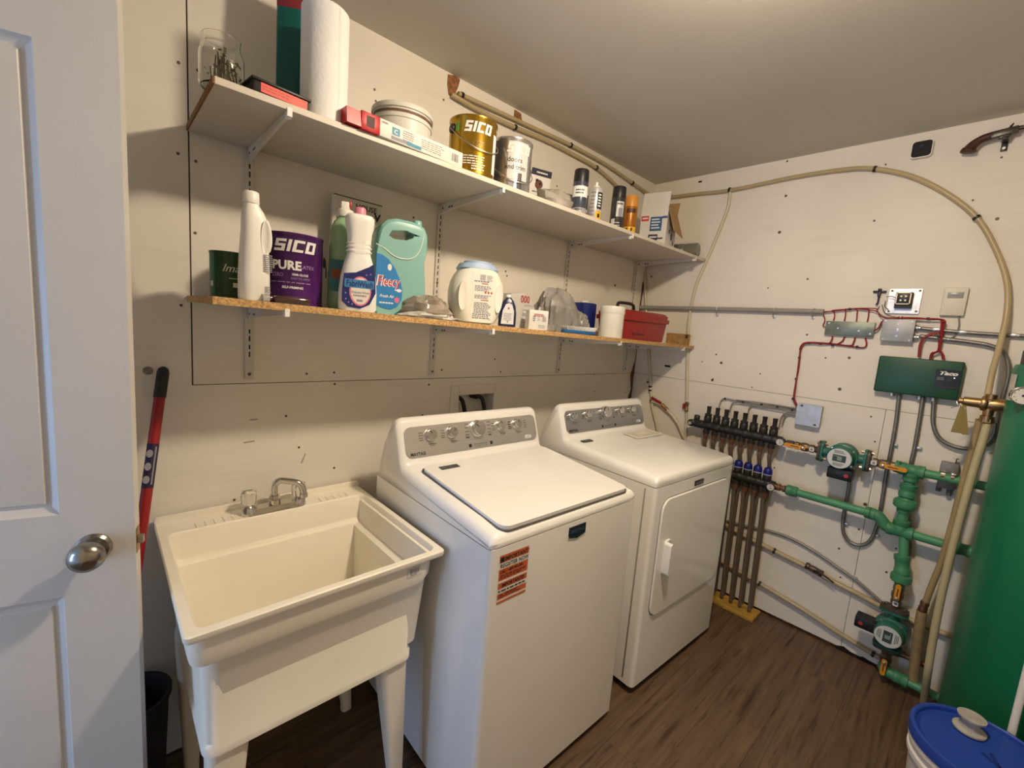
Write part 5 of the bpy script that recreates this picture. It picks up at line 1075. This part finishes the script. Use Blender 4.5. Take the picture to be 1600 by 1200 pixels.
# ------------------------------------------------------------------ pipework: manifolds
PEXB = pm('pex_brown', (.14, .105, .075), .45, var=.15); MAN = pm('manifold_black', (.022, .021, .020), .42, var=.1); BRF = pm('fitting_brown', (.20, .10, .055), .42, .35, var=.2)
def gauge(b_parent, c, r=.021):
    b = B(TR(c)); b.lathe([(r, 0), (r*1.06, .002), (r*1.06, .012), (r*.94, .014), (r*.92, .0125)], 24, axis='y', cap=False); b.mat(1).lathe([(r*.94, .0115), (0, .0118)], 24, axis='y', cap=False)
    b.mat(2).cbox((.0, -.0124, .002), (.0016, .0008, r*1.1)); b.cbox((.004, -.0124, -.006), (.008, .0008, .0016)); b.mat(0).lathe([(r*.35, -.02), (r*.35, 0)], 12, axis='y')
    return b.build('gauge', [pm('gauge_rim', (.10, .10, .10), .35, .5), pm('gauge_face', (.62, .60, .57), .4), BLACKPR], b_parent)
def manifold(name, label, y0, y1, z, off, ys, lower):
    t = thing(name, label, 'manifold', (-off, y0, z), WR); L_ = y0-y1
    b = B(); b.lathe([(.019, -.035), (.021, -.03), (.0235, -.01), (.0235, L_), (.021, L_+.02), (.016, L_+.028)], 18, axis='x')
    for k in range(9): b.lathe([(.0245, .012+k*L_/8.6), (.0255, .016+k*L_/8.6), (.0255, .034+k*L_/8.6), (.0245, .038+k*L_/8.6)], 18, axis='x')
    b.build('header', MAN, t)
    proto = None
    for i, yy in enumerate(ys):
        x = y0-yy
        if proto is None:
            b = B(Matrix.Diagonal((1.22, 1.22, 1.06, 1)))
            if lower: b.lathe([(.016, .02), (.018, .026), (.018, .044), (.0165, .048)], 14)
            else: b.lathe([(.013, .018), (.0175, .026), (.0175, .050), (.014, .056), (.0165, .058), (.0165, .066), (.0095, .070), (.0095, .098), (.0105, .100), (.0105, .108), (.008, .110)], 14)
            a = b.build('actuator' if lower else 'flow_meter', MAN, t, (x, 0, 0))
            if lower:
                b = B(Matrix.Diagonal((1.22, 1.22, 1.08, 1))); b.lathe([(.0175, .046), (.0185, .05), (.0185, .066), (.015, .080), (.009, .085), (0, .086)], 16); b.mat(1).lathe([(.0188, .048), (.0188, .0535)], 16, cap=False); c2 = b.build('blue_cap', [pm('cap_blue', hx('141c7a'), .4), pm('ring_pale', (.35, .36, .45), .5)], a)
            b = B(); b.lathe([(.016, -.020), (.016, -.030), (.019, -.032), (.019, -.046), (.0165, -.048)], 12); f1 = b.build('pipe_nut', MAN, t, (x, 0, 0))
            b = B(); b.lathe([(.0165, -.048), (.0155, -.06), (.011, -.076), (.010, -.082)], 12); f2 = b.build('fitting', BRF, t, (x, 0, 0))
            proto = (a, f1, f2)
        else:
            for q in proto:
                c = part(q, t, (x, 0, 0))
                for ch in q.children: part(ch, c)
    return t
UY = [RW(u, 640, .08).y for u in (1106, 1120, 1132.5, 1146, 1160, 1175, 1191, 1208)]
UY = [-.575-.0507*i for i in range(8)]
mu = manifold('supply_manifold', 'upper black heating manifold with eight black flow meters and a dial gauge', -.515, -.945, 1.008, .075, UY, False)
ml = manifold('return_manifold', 'lower black heating manifold with blue actuator caps half hidden by the dryer', -.515, -.945, .760, .075, [y-.003 for y in UY], True)
bX = B(); bX.lathe([(.020, .0), (.022, .006), (.022, .02), (.014, .026)], 14, (-.03, 0, .0), axis='y'); bX.lathe([(.013, .014), (.017, .03), (.017, .045), (.012, .052)], 12, (-.005, 0, 0)); bX.build('end_valve', MAN, mu); gauge(mu, (-.028, -.026, 0), .011)
for t_, c in ((mu, (.462, -.03, .002)), (ml, (.452, -.03, .0))):
    gauge(t_, c, .019); b = B(); b.lathe([(.017, .44), (.019, .445), (.019, .47), (.014, .476)], 14, axis='x'); b.cbox((.44, -.004, .022), (.05, .012, .010), .003); b.build('end_fitting', MAN, t_)
# brown loops: from each manifold down into the yellow edged floor opening
for t_, sg, dx, zt in ((mu, 0, -.008, -.080), (ml, 1, .0, -.080)):
    z0 = t_.location.z; pr = None
    for i, yy in enumerate(UY):
        x = t_.location.y-yy
        yo = .036 if sg == 0 else 0
        b = B(); pth = [(0, 0, zt+.004), (0, 0, zt-.03), (.004, yo*.7, zt-.10), (.006, yo, zt-.16), (.010, yo, -z0*.6), (.018, yo*.9, -z0+.02)]
        if pr is None: pr = b.tube(spline(pth, 6), .0098, 9).build('loop_pipe', PEXB, t_, (x, 0, 0))
        else: part(pr, t_, (x, 0, 0))
t = thing('floor_curb', 'yellow foam curb round the floor opening under the brown pipes', 'curb', (-.085, -.76, 0)); FOAM = pm('foam_yellow', hx('b8923f'), .9, bump=.8, bscale=60, var=.25, vscale=20)
b = B(); b.box(-.070, -.215, 0, -.045, .22, .022, .006).box(.035, -.215, 0, .060, .22, .020, .006).box(-.070, -.235, 0, .060, -.205, .022, .006).box(-.05, -.21, 0, .04, .2, .006); b.build('foam', FOAM, t)

# ------------------------------------------------------------------ pumps, valves, green pipe
PUMP = pm('pump_green', hx('2c6b5c'), .42, var=.12, vscale=25); IRON = pm('cast_iron', (.10, .08, .06), .55, .5, var=.25, vscale=40)
def pump(name, label, loc, rm, box_at):
    t = thing(name, label, 'pump', loc); t.rotation_euler = rm.to_euler()
    b = B(); b.lathe([(.024, -.080), (.022, -.06), (.030, -.045), (.030, .045), (.022, .06), (.024, .080)], 18, axis='x'); b.lathe([(.056, -.030), (.060, -.02), (.060, .010), (.052, .022), (.050, .030)], 26, axis='y'); b.build('volute', PUMP, t)
    b = B(); b.lathe([(.058, .026), (.061, .030), (.061, .040), (.053, .044), (.052, .085), (.049, .094), (0, .094)], 28, axis='y'); b.build('motor', PUMP, t)
    for s in (-1, 1):
        b = B(); b.prism(rrect(-.036, .036, -.052, .052, .024, 5), s*.080, s*.090, 'x'); f = b.build('flange', PUMP, t); b = B(); b.prism(rrect(-.034, .034, -.050, .050, .024, 5), s*.092, s*.103, 'x'); b.build('iron_flange', IRON, f)
        for z in (-.038, .038): b = B(); b.lathe([(.0075, s*.066), (.0075, s*.080)], 6, (0, 0, z), axis='x').lathe([(.005, s*.103), (.005, s*.114)], 8, (0, 0, z), axis='x').lathe([(.0085, s*.103), (.0085, s*.110)], 6, (0, 0, z), axis='x'); b.build('bolt', CHROME, f)
    b = B(); b.lathe([(.047, .0945), (.047, .0962), (0, .0964)], 30, axis='y'); b.mat(1).box(-.026, -.0974, -.016, .026, -.0962, .016).mat(2).box(-.008, -.0980, -.010, .010, -.0972, .010).mat(1)
    for k in range(3): b.rect(-.024, .024+k*.005, .020-k*.004, .0262+k*.005, -.0966); b.rect(-.022, -.026-k*.005, .020-k*.004, -.0238-k*.005, -.0966)
    b.mat(2); 
    for k in range(3): b.rect(-.022+k*.008, .006, -.017+k*.008, .011, -.0977)
    b.build('name_plate', [pm('plate_white', (.62, .63, .62), .4), pm('plate_green', (.03, .06, .05), .45), pm('plate_mark', (.22, .30, .25), .5)], t)
    for a in (40, 140, 220, 320): B(RY(a)).lathe([(.006, .03), (.005, .048)], 8, (.054, 0, 0), axis='y').build('screw', STEEL, t)
    b = B(TR(box_at)); b.box(-.055, -.075, -.026, .045, -.005, .026, .006); q = b.build('terminal_box', DARK, t); b = B(TR(box_at)); b.lathe([(.009, .075), (.009, .0762), (0, .0764)], 16, (.022, 0, 0), axis='y'); b.build('red_dot', pm('dot_red', hx('a8382e'), .4), q)
    return t
BV = pm('valve_bronze', (.16, .115, .07), .45, .6, var=.2, vscale=40); YL = pm('lever_yellow', hx('d8921c'), .45)
def ballvalve(label, loc, rm, L_=.085, lever=-1, tagx=1, group='yellow lever ball valves on the pipework'):
    t = thing('ball_valve', label, 'valve', loc, group=group); t.rotation_euler = rm.to_euler()
    b = B(); b.lathe([(.020, -.042), (.020, -.024), (.017, -.022), (.022, -.010), (.022, .010), (.017, .022), (.020, .024), (.020, .042)], 8, axis='x'); b.lathe([(.010, .015), (.010, .034)], 10, axis='y'); b.build('valve_body', BV, t)
    b = B(); b.prism([(x, z) for x, z in rrect(min(0, lever*L_)-.012, max(0, lever*L_)+.012, -.0095, .0095, .008, 4)], -.040, -.034, 'y'); b.mat(1); x0 = lever*L_*.5
    b.lines(x0-.018, -.0022, x0+.018, 1, 1, .0045, -.0404, jag=.02); b.build('yellow_lever', [YL, BLACKPR], t); b = B(); b.lathe([(.0075, .040), (.0075, .047), (.004, .049)], 6, axis='y'); b.build('lever_nut', STEEL, t)
    b = B(); b.at(TR((0 if tagx > 0 else -.07, 0, 0))).rings([[(.045-.010+x, -.0195, z) for x, z in rrect(-.011, .011, -.010, .010, .005, 3)], [(.035+x, -.0205, z) for x, z in rrect(-.011, .011, -.010, .010, .005, 3)]]); b.mat(1).prism([(.035+.006*cos(i*.785), .007*sin(i*.785)) for i in range(8)], -.0209, -.0205, 'y'); b.build('size_tag', [WPR, GREYPR], t)
    return t
OFF = .085
R_W = RZ(-90)
zc = 1.007
yv1 = RW(1243, 695, OFF).y; yp = RW(1305, 712, OFF+.02).y; yv2 = RW(1388, 728, OFF).y
pu = pump('circulator_pump', 'green circulator pump with round white name plate beside the upper manifold', Vector((-OFF, -1.247, zc)), R_W, (.012, 0, -.080))
ballvalve('yellow lever ball valve between the upper manifold gauge and the pump', Vector((-OFF, -1.083, zc)), R_W, .085, -.85)
ballvalve('yellow lever ball valve between the upper pump and the green pipe tee', Vector((-OFF, -1.400, zc)), R_W, .085, .85, -1)
# second pump, upright near the floor
pu2 = pump('circulator_pump', 'upright green circulator pump near the floor with its black box towards the dryer', Vector((-.10, -1.533, .268)), RZ(-90) @ RY(90), (0, 0, 0))
for c in list(pu2.children):
    if c.name.startswith('terminal_box'):
        c.location = (0, 0, -.085) if False else (0, .0, -.078)
        c.rotation_euler.y = radians(90)
ballvalve('yellow lever ball valve on the vertical pipe above the lower pump', Vector((-.10, -1.533, .432)), RZ(-90) @ RY(90), .065, -.8)
ballvalve('yellow lever ball valve on the vertical pipe below the lower pump', Vector((-.10, -1.537, .118)), RZ(-90) @ RY(90), .065, .8)
GP = pm('green_ppr', hx('4b9068'), .45, var=.07); GF = pm('green_fitting', hx('43855f'), .45, var=.07)
gp_ = thing('green_pipework', 'green plastic heating pipes with tees, elbows and unions joining the pumps and the tank', 'pipework', (-OFF, -1.497, .72))
O_ = gp_.location
def gseg(a, c, r=.0192, name='pipe', m=GP): a, c = Vector(a)-O_, Vector(c)-O_; return B().tube([a, c], r, 16).build(name, m, gp_)
def gfit(a, c, name='fitting', r=.027):
    a, c = Vector(a)-O_, Vector(c)-O_; L_ = (c-a).length; return B(alongM(a, c)).lathe([(r*.92, 0), (r, .002), (r, .022), (r*.9, .026), (r*.9, L_-.026), (r, L_-.022), (r, L_-.002), (r*.92, L_)], 18).build(name, GF, gp_)
X_ = -OFF; ty = -1.497
gfit((X_, -1.437, zc+.004), (X_, -1.472, zc), 'coupling', .0275); gseg((X_, -1.462, zc), (X_, -1.752, zc)); gfit((X_, ty+.042, zc), (X_, ty-.042, zc), 'tee', .0285); gseg((X_, ty, zc), (X_, ty, .72)); 
gfit((X_, ty, zc-.012), (X_, ty, zc-.05), 'coupling', .0275); gfit((X_-.002, ty, .945), (X_-.002, ty, .885), 'coupling', .031)
b = B(TR(Vector((X_, ty, .85))-O_)); b.lathe([(.025, .035), (.030, .022), (.039, .018), (.042, .010), (.042, -.012), (.039, -.016), (.028, -.018), (.025, -.04)], 12); b.build('union', GF, gp_)
zl = .722
gfit((X_, ty+.046, zl), (X_, ty-.046, zl), 'tee', .0295); gfit((X_, ty, zl+.052), (X_, ty, zl+.0), 'tee_branch', .0295)
gseg((X_, ty, zl), (X_, -1.752, zl)); gfit((X_, -1.668, zl), (X_, -1.735, zl), 'coupling', .0275)
gseg((X_, -1.06, .764), (X_, -1.385, .764)); gfit((X_, -1.035, .764), (X_, -1.085, .764), 'coupling', .0275); gfit((X_, -1.365, .764), (X_, -1.405, .764), 'elbow', .0275)
b = B().tube([Vector(p)-O_ for p in spline([(X_, -1.398, .764), (X_, -1.415, .760), (X_, -1.43, .745), (X_, -1.445, .728), (X_, -1.462, .722)], 4)], .0255, 14); b.build('elbow', GF, gp_)
# drop to the lower pump
gseg((X_, ty-.015, zl), (-.10, -1.533, .56), .0175); gfit((-.09, -1.521, .618), (-.10, -1.533, .535), 'elbow', .029)
b = B(TR(Vector((-.10, -1.533, .515))-O_)); b.lathe([(.022, .03), (.027, .02), (.036, .016), (.038, .006), (.038, -.012), (.032, -.018), (.020, -.022), (.019, -.05)], 12); b.build('union', GF, gp_)
# bottom run to the tank
b = B().tube([Vector(p)-O_ for p in spline([(-.10, -1.537, .085), (-.10, -1.54, .065), (-.102, -1.56, .058), (-.105, -1.59, .060)], 4)], .024, 14); b.build('elbow', GF, gp_)
gseg((-.105, -1.585, .060), (-.118, -1.765, .064), .0185); gfit((-.105, -1.575, .060), (-.107, -1.625, .061), 'coupling', .0275)
# brass links to the manifold
b = B(TR(Vector((X_, -1.0, .764))-O_) @ RZ(-90)); b.lathe([(.013, -.04), (.013, -.01), (.019, -.008), (.019, .006), (.014, .008), (.014, .016), (.018, .018), (.018, .03), (.013, .032), (.013, .048)], 10, axis='x'); b.build('brass_union', BRF, gp_)
b = B(TR(Vector((X_, -1.083, zc))-O_) @ RZ(-90)); b.lathe([(.014, -.085), (.019, -.08), (.019, -.05), (.014, -.045), (.014, .045), (.018, .05), (.018, .068), (.014, .072)], 12, axis='x'); b.build('nipple', IRON, gp_)
# pressure switch clamp on the top green pipe
t = rw('pipe_aquastat', 'grey pipe thermostat box clamped behind the upper green pipe with a hose clip', 'aquastat', 1480, 745, .04)
b = B(); b.box(-.028, .0, -.055, .030, .035, .062, .004); b.build('case', pm('aqua_grey', (.22, .215, .20), .45, .4), t)
b = B(); b.lathe([(.0205, -.02), (.0205, -.006)], 16, (0, -.045, .013), axis='x').lathe([(.0205, .012), (.0205, .022)], 16, (0, -.045, .013), axis='x'); b.cbox((.02, -.06, .026), (.02, .012, .012), .002).lathe([(.003, .06), (.003, .082)], 8, (.016, .015, 0)).cbox((.016, .015, .084), (.016, .006, .006), .002); b.build('hose_clip', CHROME, t)
b = B(); b.lathe([(.009, -.085), (.009, -.05)], 10, (.015, .02, 0)).lathe([(.008, -.075), (.008, -.05)], 10, (-.02, .02, 0)); b.build('gland', pm('aqua_dark', (.12, .12, .115), .5), t)
# brass mixing valve and the tall yellow tubes in front
bv = thing('brass_valve', 'brass pressure valve with a wire-tied paper tag at the end of the arched tube', 'valve', RW(1541, 631, .19), WR)
bv.scale = (1.3, 1.3, 1.3)
b = B(); b.lathe([(.005, -.062), (.009, -.058), (.009, -.050), (.014, -.048), (.015, -.012)], 18, axis='x', cap=True); b.lathe([(.020, -.012), (.022, -.008), (.022, .0), (.019, .004)], 16, axis='x'); b.lathe([(.017, .0), (.020, .012), (.019, .03), (.017, .05)], 18, axis='x')
b.lathe([(.016, -.052), (.016, -.036), (.012, -.034), (.013, -.010), (.018, -.006), (.018, .012), (.013, .016), (.013, .03)], 14, (.008, 0, 0)); b.lathe([(.014, -.058), (.017, -.055), (.017, -.044), (.014, -.042)], 6, (.008, 0, 0)); b.build('valve_body', BRASS, bv)
TAG = pm('tag_brass', hx('8a7a45'), .6, var=.1); b = B(); b.rings([[(-.052, -.004, -.008), (-.044, -.004, -.008), (-.044, -.003, -.008), (-.052, -.003, -.008)], [(-.062, -.006, -.10), (-.034, -.004, -.10), (-.034, -.003, -.10), (-.062, -.005, -.10)]])
b.rings([[(-.050, -.008, -.004), (-.042, -.007, -.004), (-.042, -.006, -.004), (-.050, -.007, -.004)], [(-.036, -.016, -.102), (-.022, -.012, -.100), (-.022, -.011, -.100), (-.036, -.015, -.102)]]); b.build('paper_tag', TAG, bv)
b = B(); b.tube(spline([(-.056, 0, .004), (-.062, -.004, -.006), (-.058, -.006, -.016), (-.072, -.006, -.026)], 4), .0012, 5).tube([(-.058, 0, .002), (-.050, -.006, -.014), (-.040, -.008, -.022)], .0012, 5); b.build('tag_wire', STEEL, bv)
tube_thing('tall_yellow_tube', 'tall pale yellow tube standing in front of the tank pipes below the brass valve', 'tube', [RW(1544, 658, .19), RW(1535, 690, .20), RW(1518, 745, .21), RW(1500, 810, .22), RW(1482, 880, .23), RW(1467, 950, .235), RW(1456, 1010, .24), RW(1449, 1055, .238), at(1444, 1092, z=.045), at(1443, 1099, z=.012)], .0135, pm('pex_yellow', (.50, .44, .26), .35, var=.06), n=12)
t = tube_thing('brown_tube', 'brownish tube running down behind the tall yellow tube to a copper coupling', 'tube', [RW(1531, 655, .11), RW(1520, 700, .11), RW(1502, 765, .11), RW(1485, 830, .11), RW(1470, 880, .11), RW(1456, 915, .11), RW(1445, 945, .11)], .0125, pm('pex_tan', (.36, .27, .13), .4, var=.1), n=12)
p0, p1 = RW(1446, 940, .11), RW(1440, 957, .11); b = B(alongM(p0, p1)); L_ = (p1-p0).length; b.lathe([(.014, 0), (.0165, L_*.15), (.014, L_*.4), (.0165, L_*.6), (.0165, L_*.9), (.013, L_)], 14); b.build('copper_coupling', pm('copper_dark', (.22, .11, .06), .4, .7), t)
tube_thing('brown_tube', 'wide cloudy tan tube below the copper coupling near the floor', 'tube', [RW(1441, 955, .11), RW(1436, 985, .11), RW(1431, 1020, .105), RW(1428, 1050, .10), RW(1427, 1062, .10)], .019, pm('pex_tan2', (.33, .24, .12), .45, var=.2, vscale=30), n=12)
tube_thing('amber_pipe', 'upper amber floor pipe with a small lever valve running along the right wall', 'pipe', W_([(1120, 812), (1160, 835), (1210, 861), (1262, 887), (1300, 908), (1340, 928), (1385, 952), (1440, 976), (1520, 1008), (1600, 1040)], .017), .0128, PEX, [(RW(1210, 861, .02), dirp(RW, 1200, 856, 1220, 866, .02))], n=12)
t = rw('lever_valve', 'small steel lever valve on the upper amber floor pipe', 'valve', 1272, 890, .02)
M_ = RY(degs := math.degrees(math.atan2(RW(1262, 887, .02).z-RW(1300, 908, .02).z, RW(1262, 887, .02).y-RW(1300, 908, .02).y))); b = B(M_); b.lathe([(.016, -.04), (.018, -.036), (.018, -.024), (.014, -.022), (.017, -.008), (.017, .008), (.014, .022), (.018, .024), (.018, .036), (.016, .04)], 12, axis='x'); b.lathe([(.007, .012), (.007, .024)], 10, axis='y'); b.build('valve_body', pm('valve_dark', (.12, .09, .07), .4, .7), t)
b = B(M_); b.tube(spline([(0, -.026, .002), (.012, -.030, .012), (.03, -.032, .014), (.07, -.032, .008), (.095, -.030, .002)], 5), .0042, 8); b.build('lever', DARK, t)
tube_thing('amber_pipe', 'lower amber floor pipe sloping down to the floor elbow beside the lower pump', 'pipe', W_([(1110, 868), (1150, 890), (1187, 912), (1250, 950), (1310, 989), (1362, 1021), (1378, 1031)], .022), .0105, PEX, [(RW(1187, 912, .022), dirp(RW, 1175, 905, 1200, 920, .022)), (RW(1364, 1022, .022), dirp(RW, 1355, 1017, 1370, 1026, .022))], n=10)
t = rw('floor_elbow', 'small dark brass cross fitting joining copper stubs near the floor by the tank', 'fitting', 1405, 1020, .05); b = B(); b.tube([(-.05, 0, .0), (.05, 0, -.004), (.10, 0, -.004)], .012, 10).lathe([(.016, .0), (.016, .02)], 10, axis='x'); b.build('copper_stub', pm('copper_dark', 0), t)

# ------------------------------------------------------------------ tank, pail and white pipe
TK = Vector((-.375, -1.998, 0)); TR_ = .282
t = thing('buffer_tank', 'tall green cylindrical heating buffer tank beside the blue-lidded pail', 'tank', TK); TG = pm('tank_green', hx('0b6c4c'), .35, var=.03)
b = B(); b.lathe([(TR_*.98, .02), (TR_, .03), (TR_, 1.495), (TR_-.004, 1.508), (TR_-.02, 1.512), (.0, 1.512)], 72); b.build('shell', TG, t, ang=30)
b = B(); b.lathe([(TR_-.02, 0), (TR_-.02, .022)], 48); b.build('foot_ring', DARK, t)
ga = atan2(-(-1.76-TK.y), -(-.63-TK.x))
b = B(TR((0, 0, 1.51))); b.lathe([(TR_-.014, 0), (TR_-.014, .046), (TR_-.024, .060), (TR_-.06, .066), (0, .068)], 64); b.build('top_cap', DARK, t)
gd = (at(1598, 618, x=-.60)-TK); gd.z = 0; an = atan2(gd.x, -gd.y)                                   # gauge pocket looks outwards
gz = at(1597, 618, x=-.52).z; gy = at(1597, 618, x=-.52).y; Mg = TR((-.520-TK.x, gy-TK.y, 0)) @ RZ(-82)
b = B(Mg @ TR((0, 0, gz))); b.lathe([(.009, -.10), (.009, .002)], 10, axis='y').lathe([(.030, 0), (.030, .018), (.027, .020), (.026, .017)], 28, axis='y', cap=False); b.mat(1).lathe([(.027, .016), (0, .0165)], 28, axis='y', cap=False); b.mat(2).cbox((.003, -.0172, .006), (.0018, .0008, .024)); b.lathe([(.004, .016), (.003, .019)], 10, axis='y')
for k in range(9): b.cbox((.021*cos(k*.6-.8), -.0170, .021*sin(k*.6-.8)), (.003, .0006, .002))
b.build('gauge', [CHROME, pm('gauge_face', 0), BLACKPR], t)
a2 = an+radians(12)
b = B(); b.arc(TR_+.0012, radians(-177), radians(-163), 1.385, 1.475, 4); b.build('tank_label', pm('tank_label', (.55, .54, .50), .5), t)
for z in (1.007, .722, .064):
    ddx = sqrt(max(TR_**2-((-OFF)-TK.x)**2, 0)); b = B(); b.lathe([(.032, -.02), (.032, .028), (.024, .03)], 8, (-OFF-TK.x, -TK.y+TK.y+ddx-.01 if False else 0, 0), axis='y') if False else None
    b = B(TR((-OFF-TK.x if z > .1 else -.115-TK.x, ddx+.004, z)) @ RZ(180)); b.lathe([(.034, -.03), (.034, .012), (.025, .016), (.025, .04)], 10, axis='y'); b.build('pipe_port', STEEL, t)
t = thing('lidded_pail', 'white plastic pail with a bright blue lid on the floor before the tank', 'pail', (-.872, -1.814, 0)); PR = .160; PH = .385
PW_ = pm('pail_white', (.72, .70, .66), .4)
b = B(); b.lathe([(PR*.84, 0), (PR*.86, .004), (PR*.955, PH-.085), (PR*1.0, PH-.083), (PR*1.0, PH-.070), (PR*.962, PH-.066), (PR*.965, PH-.045), (PR*1.01, PH-.043), (PR*1.01, PH-.028), (PR*.97, PH-.025), (PR*.96, PH-.022)], 56); b.build('pail_body', PW_, t)
PBL = pm('lid_blue', hx('20409c'), .4, var=.06)
b = B(); b.lathe([(PR*.99, PH-.026), (PR*1.03, PH-.024), (PR*1.035, PH+.0), (PR*1.02, PH+.008), (PR*.97, PH+.010), (PR*.945, PH+.007), (PR*.93, PH-.004), (PR*.90, PH-.006), (PR*.88, PH-.002), (PR*.55, PH-.001), (0, PH-.001)], 64, cap=False); b.build('blue_lid', PBL, t)
b = B()
for a, ln in ((200, .10), (230, .09)): b.at(TR((-.035, -.03, PH-.001)) @ RZ(a)); b.box(-ln/2, -.004, 0, ln/2, .004, .0026, .0012)
stuff(b.build('lid_ribs', pm('lid_blue_deep', hx('142c78'), .45), t))
b = B(TR((0, 0, 0)) @ RZ(-66)); b.arc(PR*.97+.0015, -.62, .3, PH-.22, PH-.095, 12); b.build('pail_label', pm('pail_label', hx('a98a62'), .6, var=.5, vscale=22), t)
b = B(TR((0, 0, PH-.075)) @ RZ(-40)); b.tube(spline([(-PR*1.01, 0, 0)]+[(-(PR+.012)*cos(q), -(PR+.010)*sin(q), -.10*sin(q)) for q in [i*pi/8 for i in range(1, 8)]]+[(PR*1.01, 0, 0)], 4), .0024, 6); b.build('bail_handle', STEEL, t)
kp = at(1514, 1140, z=PH+.003)
t = thing('grey_spool', 'small grey rubber spool with two round discs resting on the blue pail lid', 'spool', kp, 0); SPM = pm('spool_grey', (.40, .385, .36), .6, var=.2, vscale=30)
b = B(TR((0, 0, 0)) ); b.lathe([(.038, .0), (.038, .005), (.026, .009), (.020, .020), (.021, .034), (.032, .040), (.033, .046), (0, .046)], 28); b.build('spool_body', SPM, t)
o = B().lathe([(.0095, 0), (.0095, 1.25)], 14).build('white_standpipe', WPLAS, None, at(1590, 1100, x=-.69)*Vector((1, 1, 0)) if False else Vector((-.688, -1.872, 0))); tag(o, 'white plastic standpipe upright between the pail and the green tank', 'pipe')
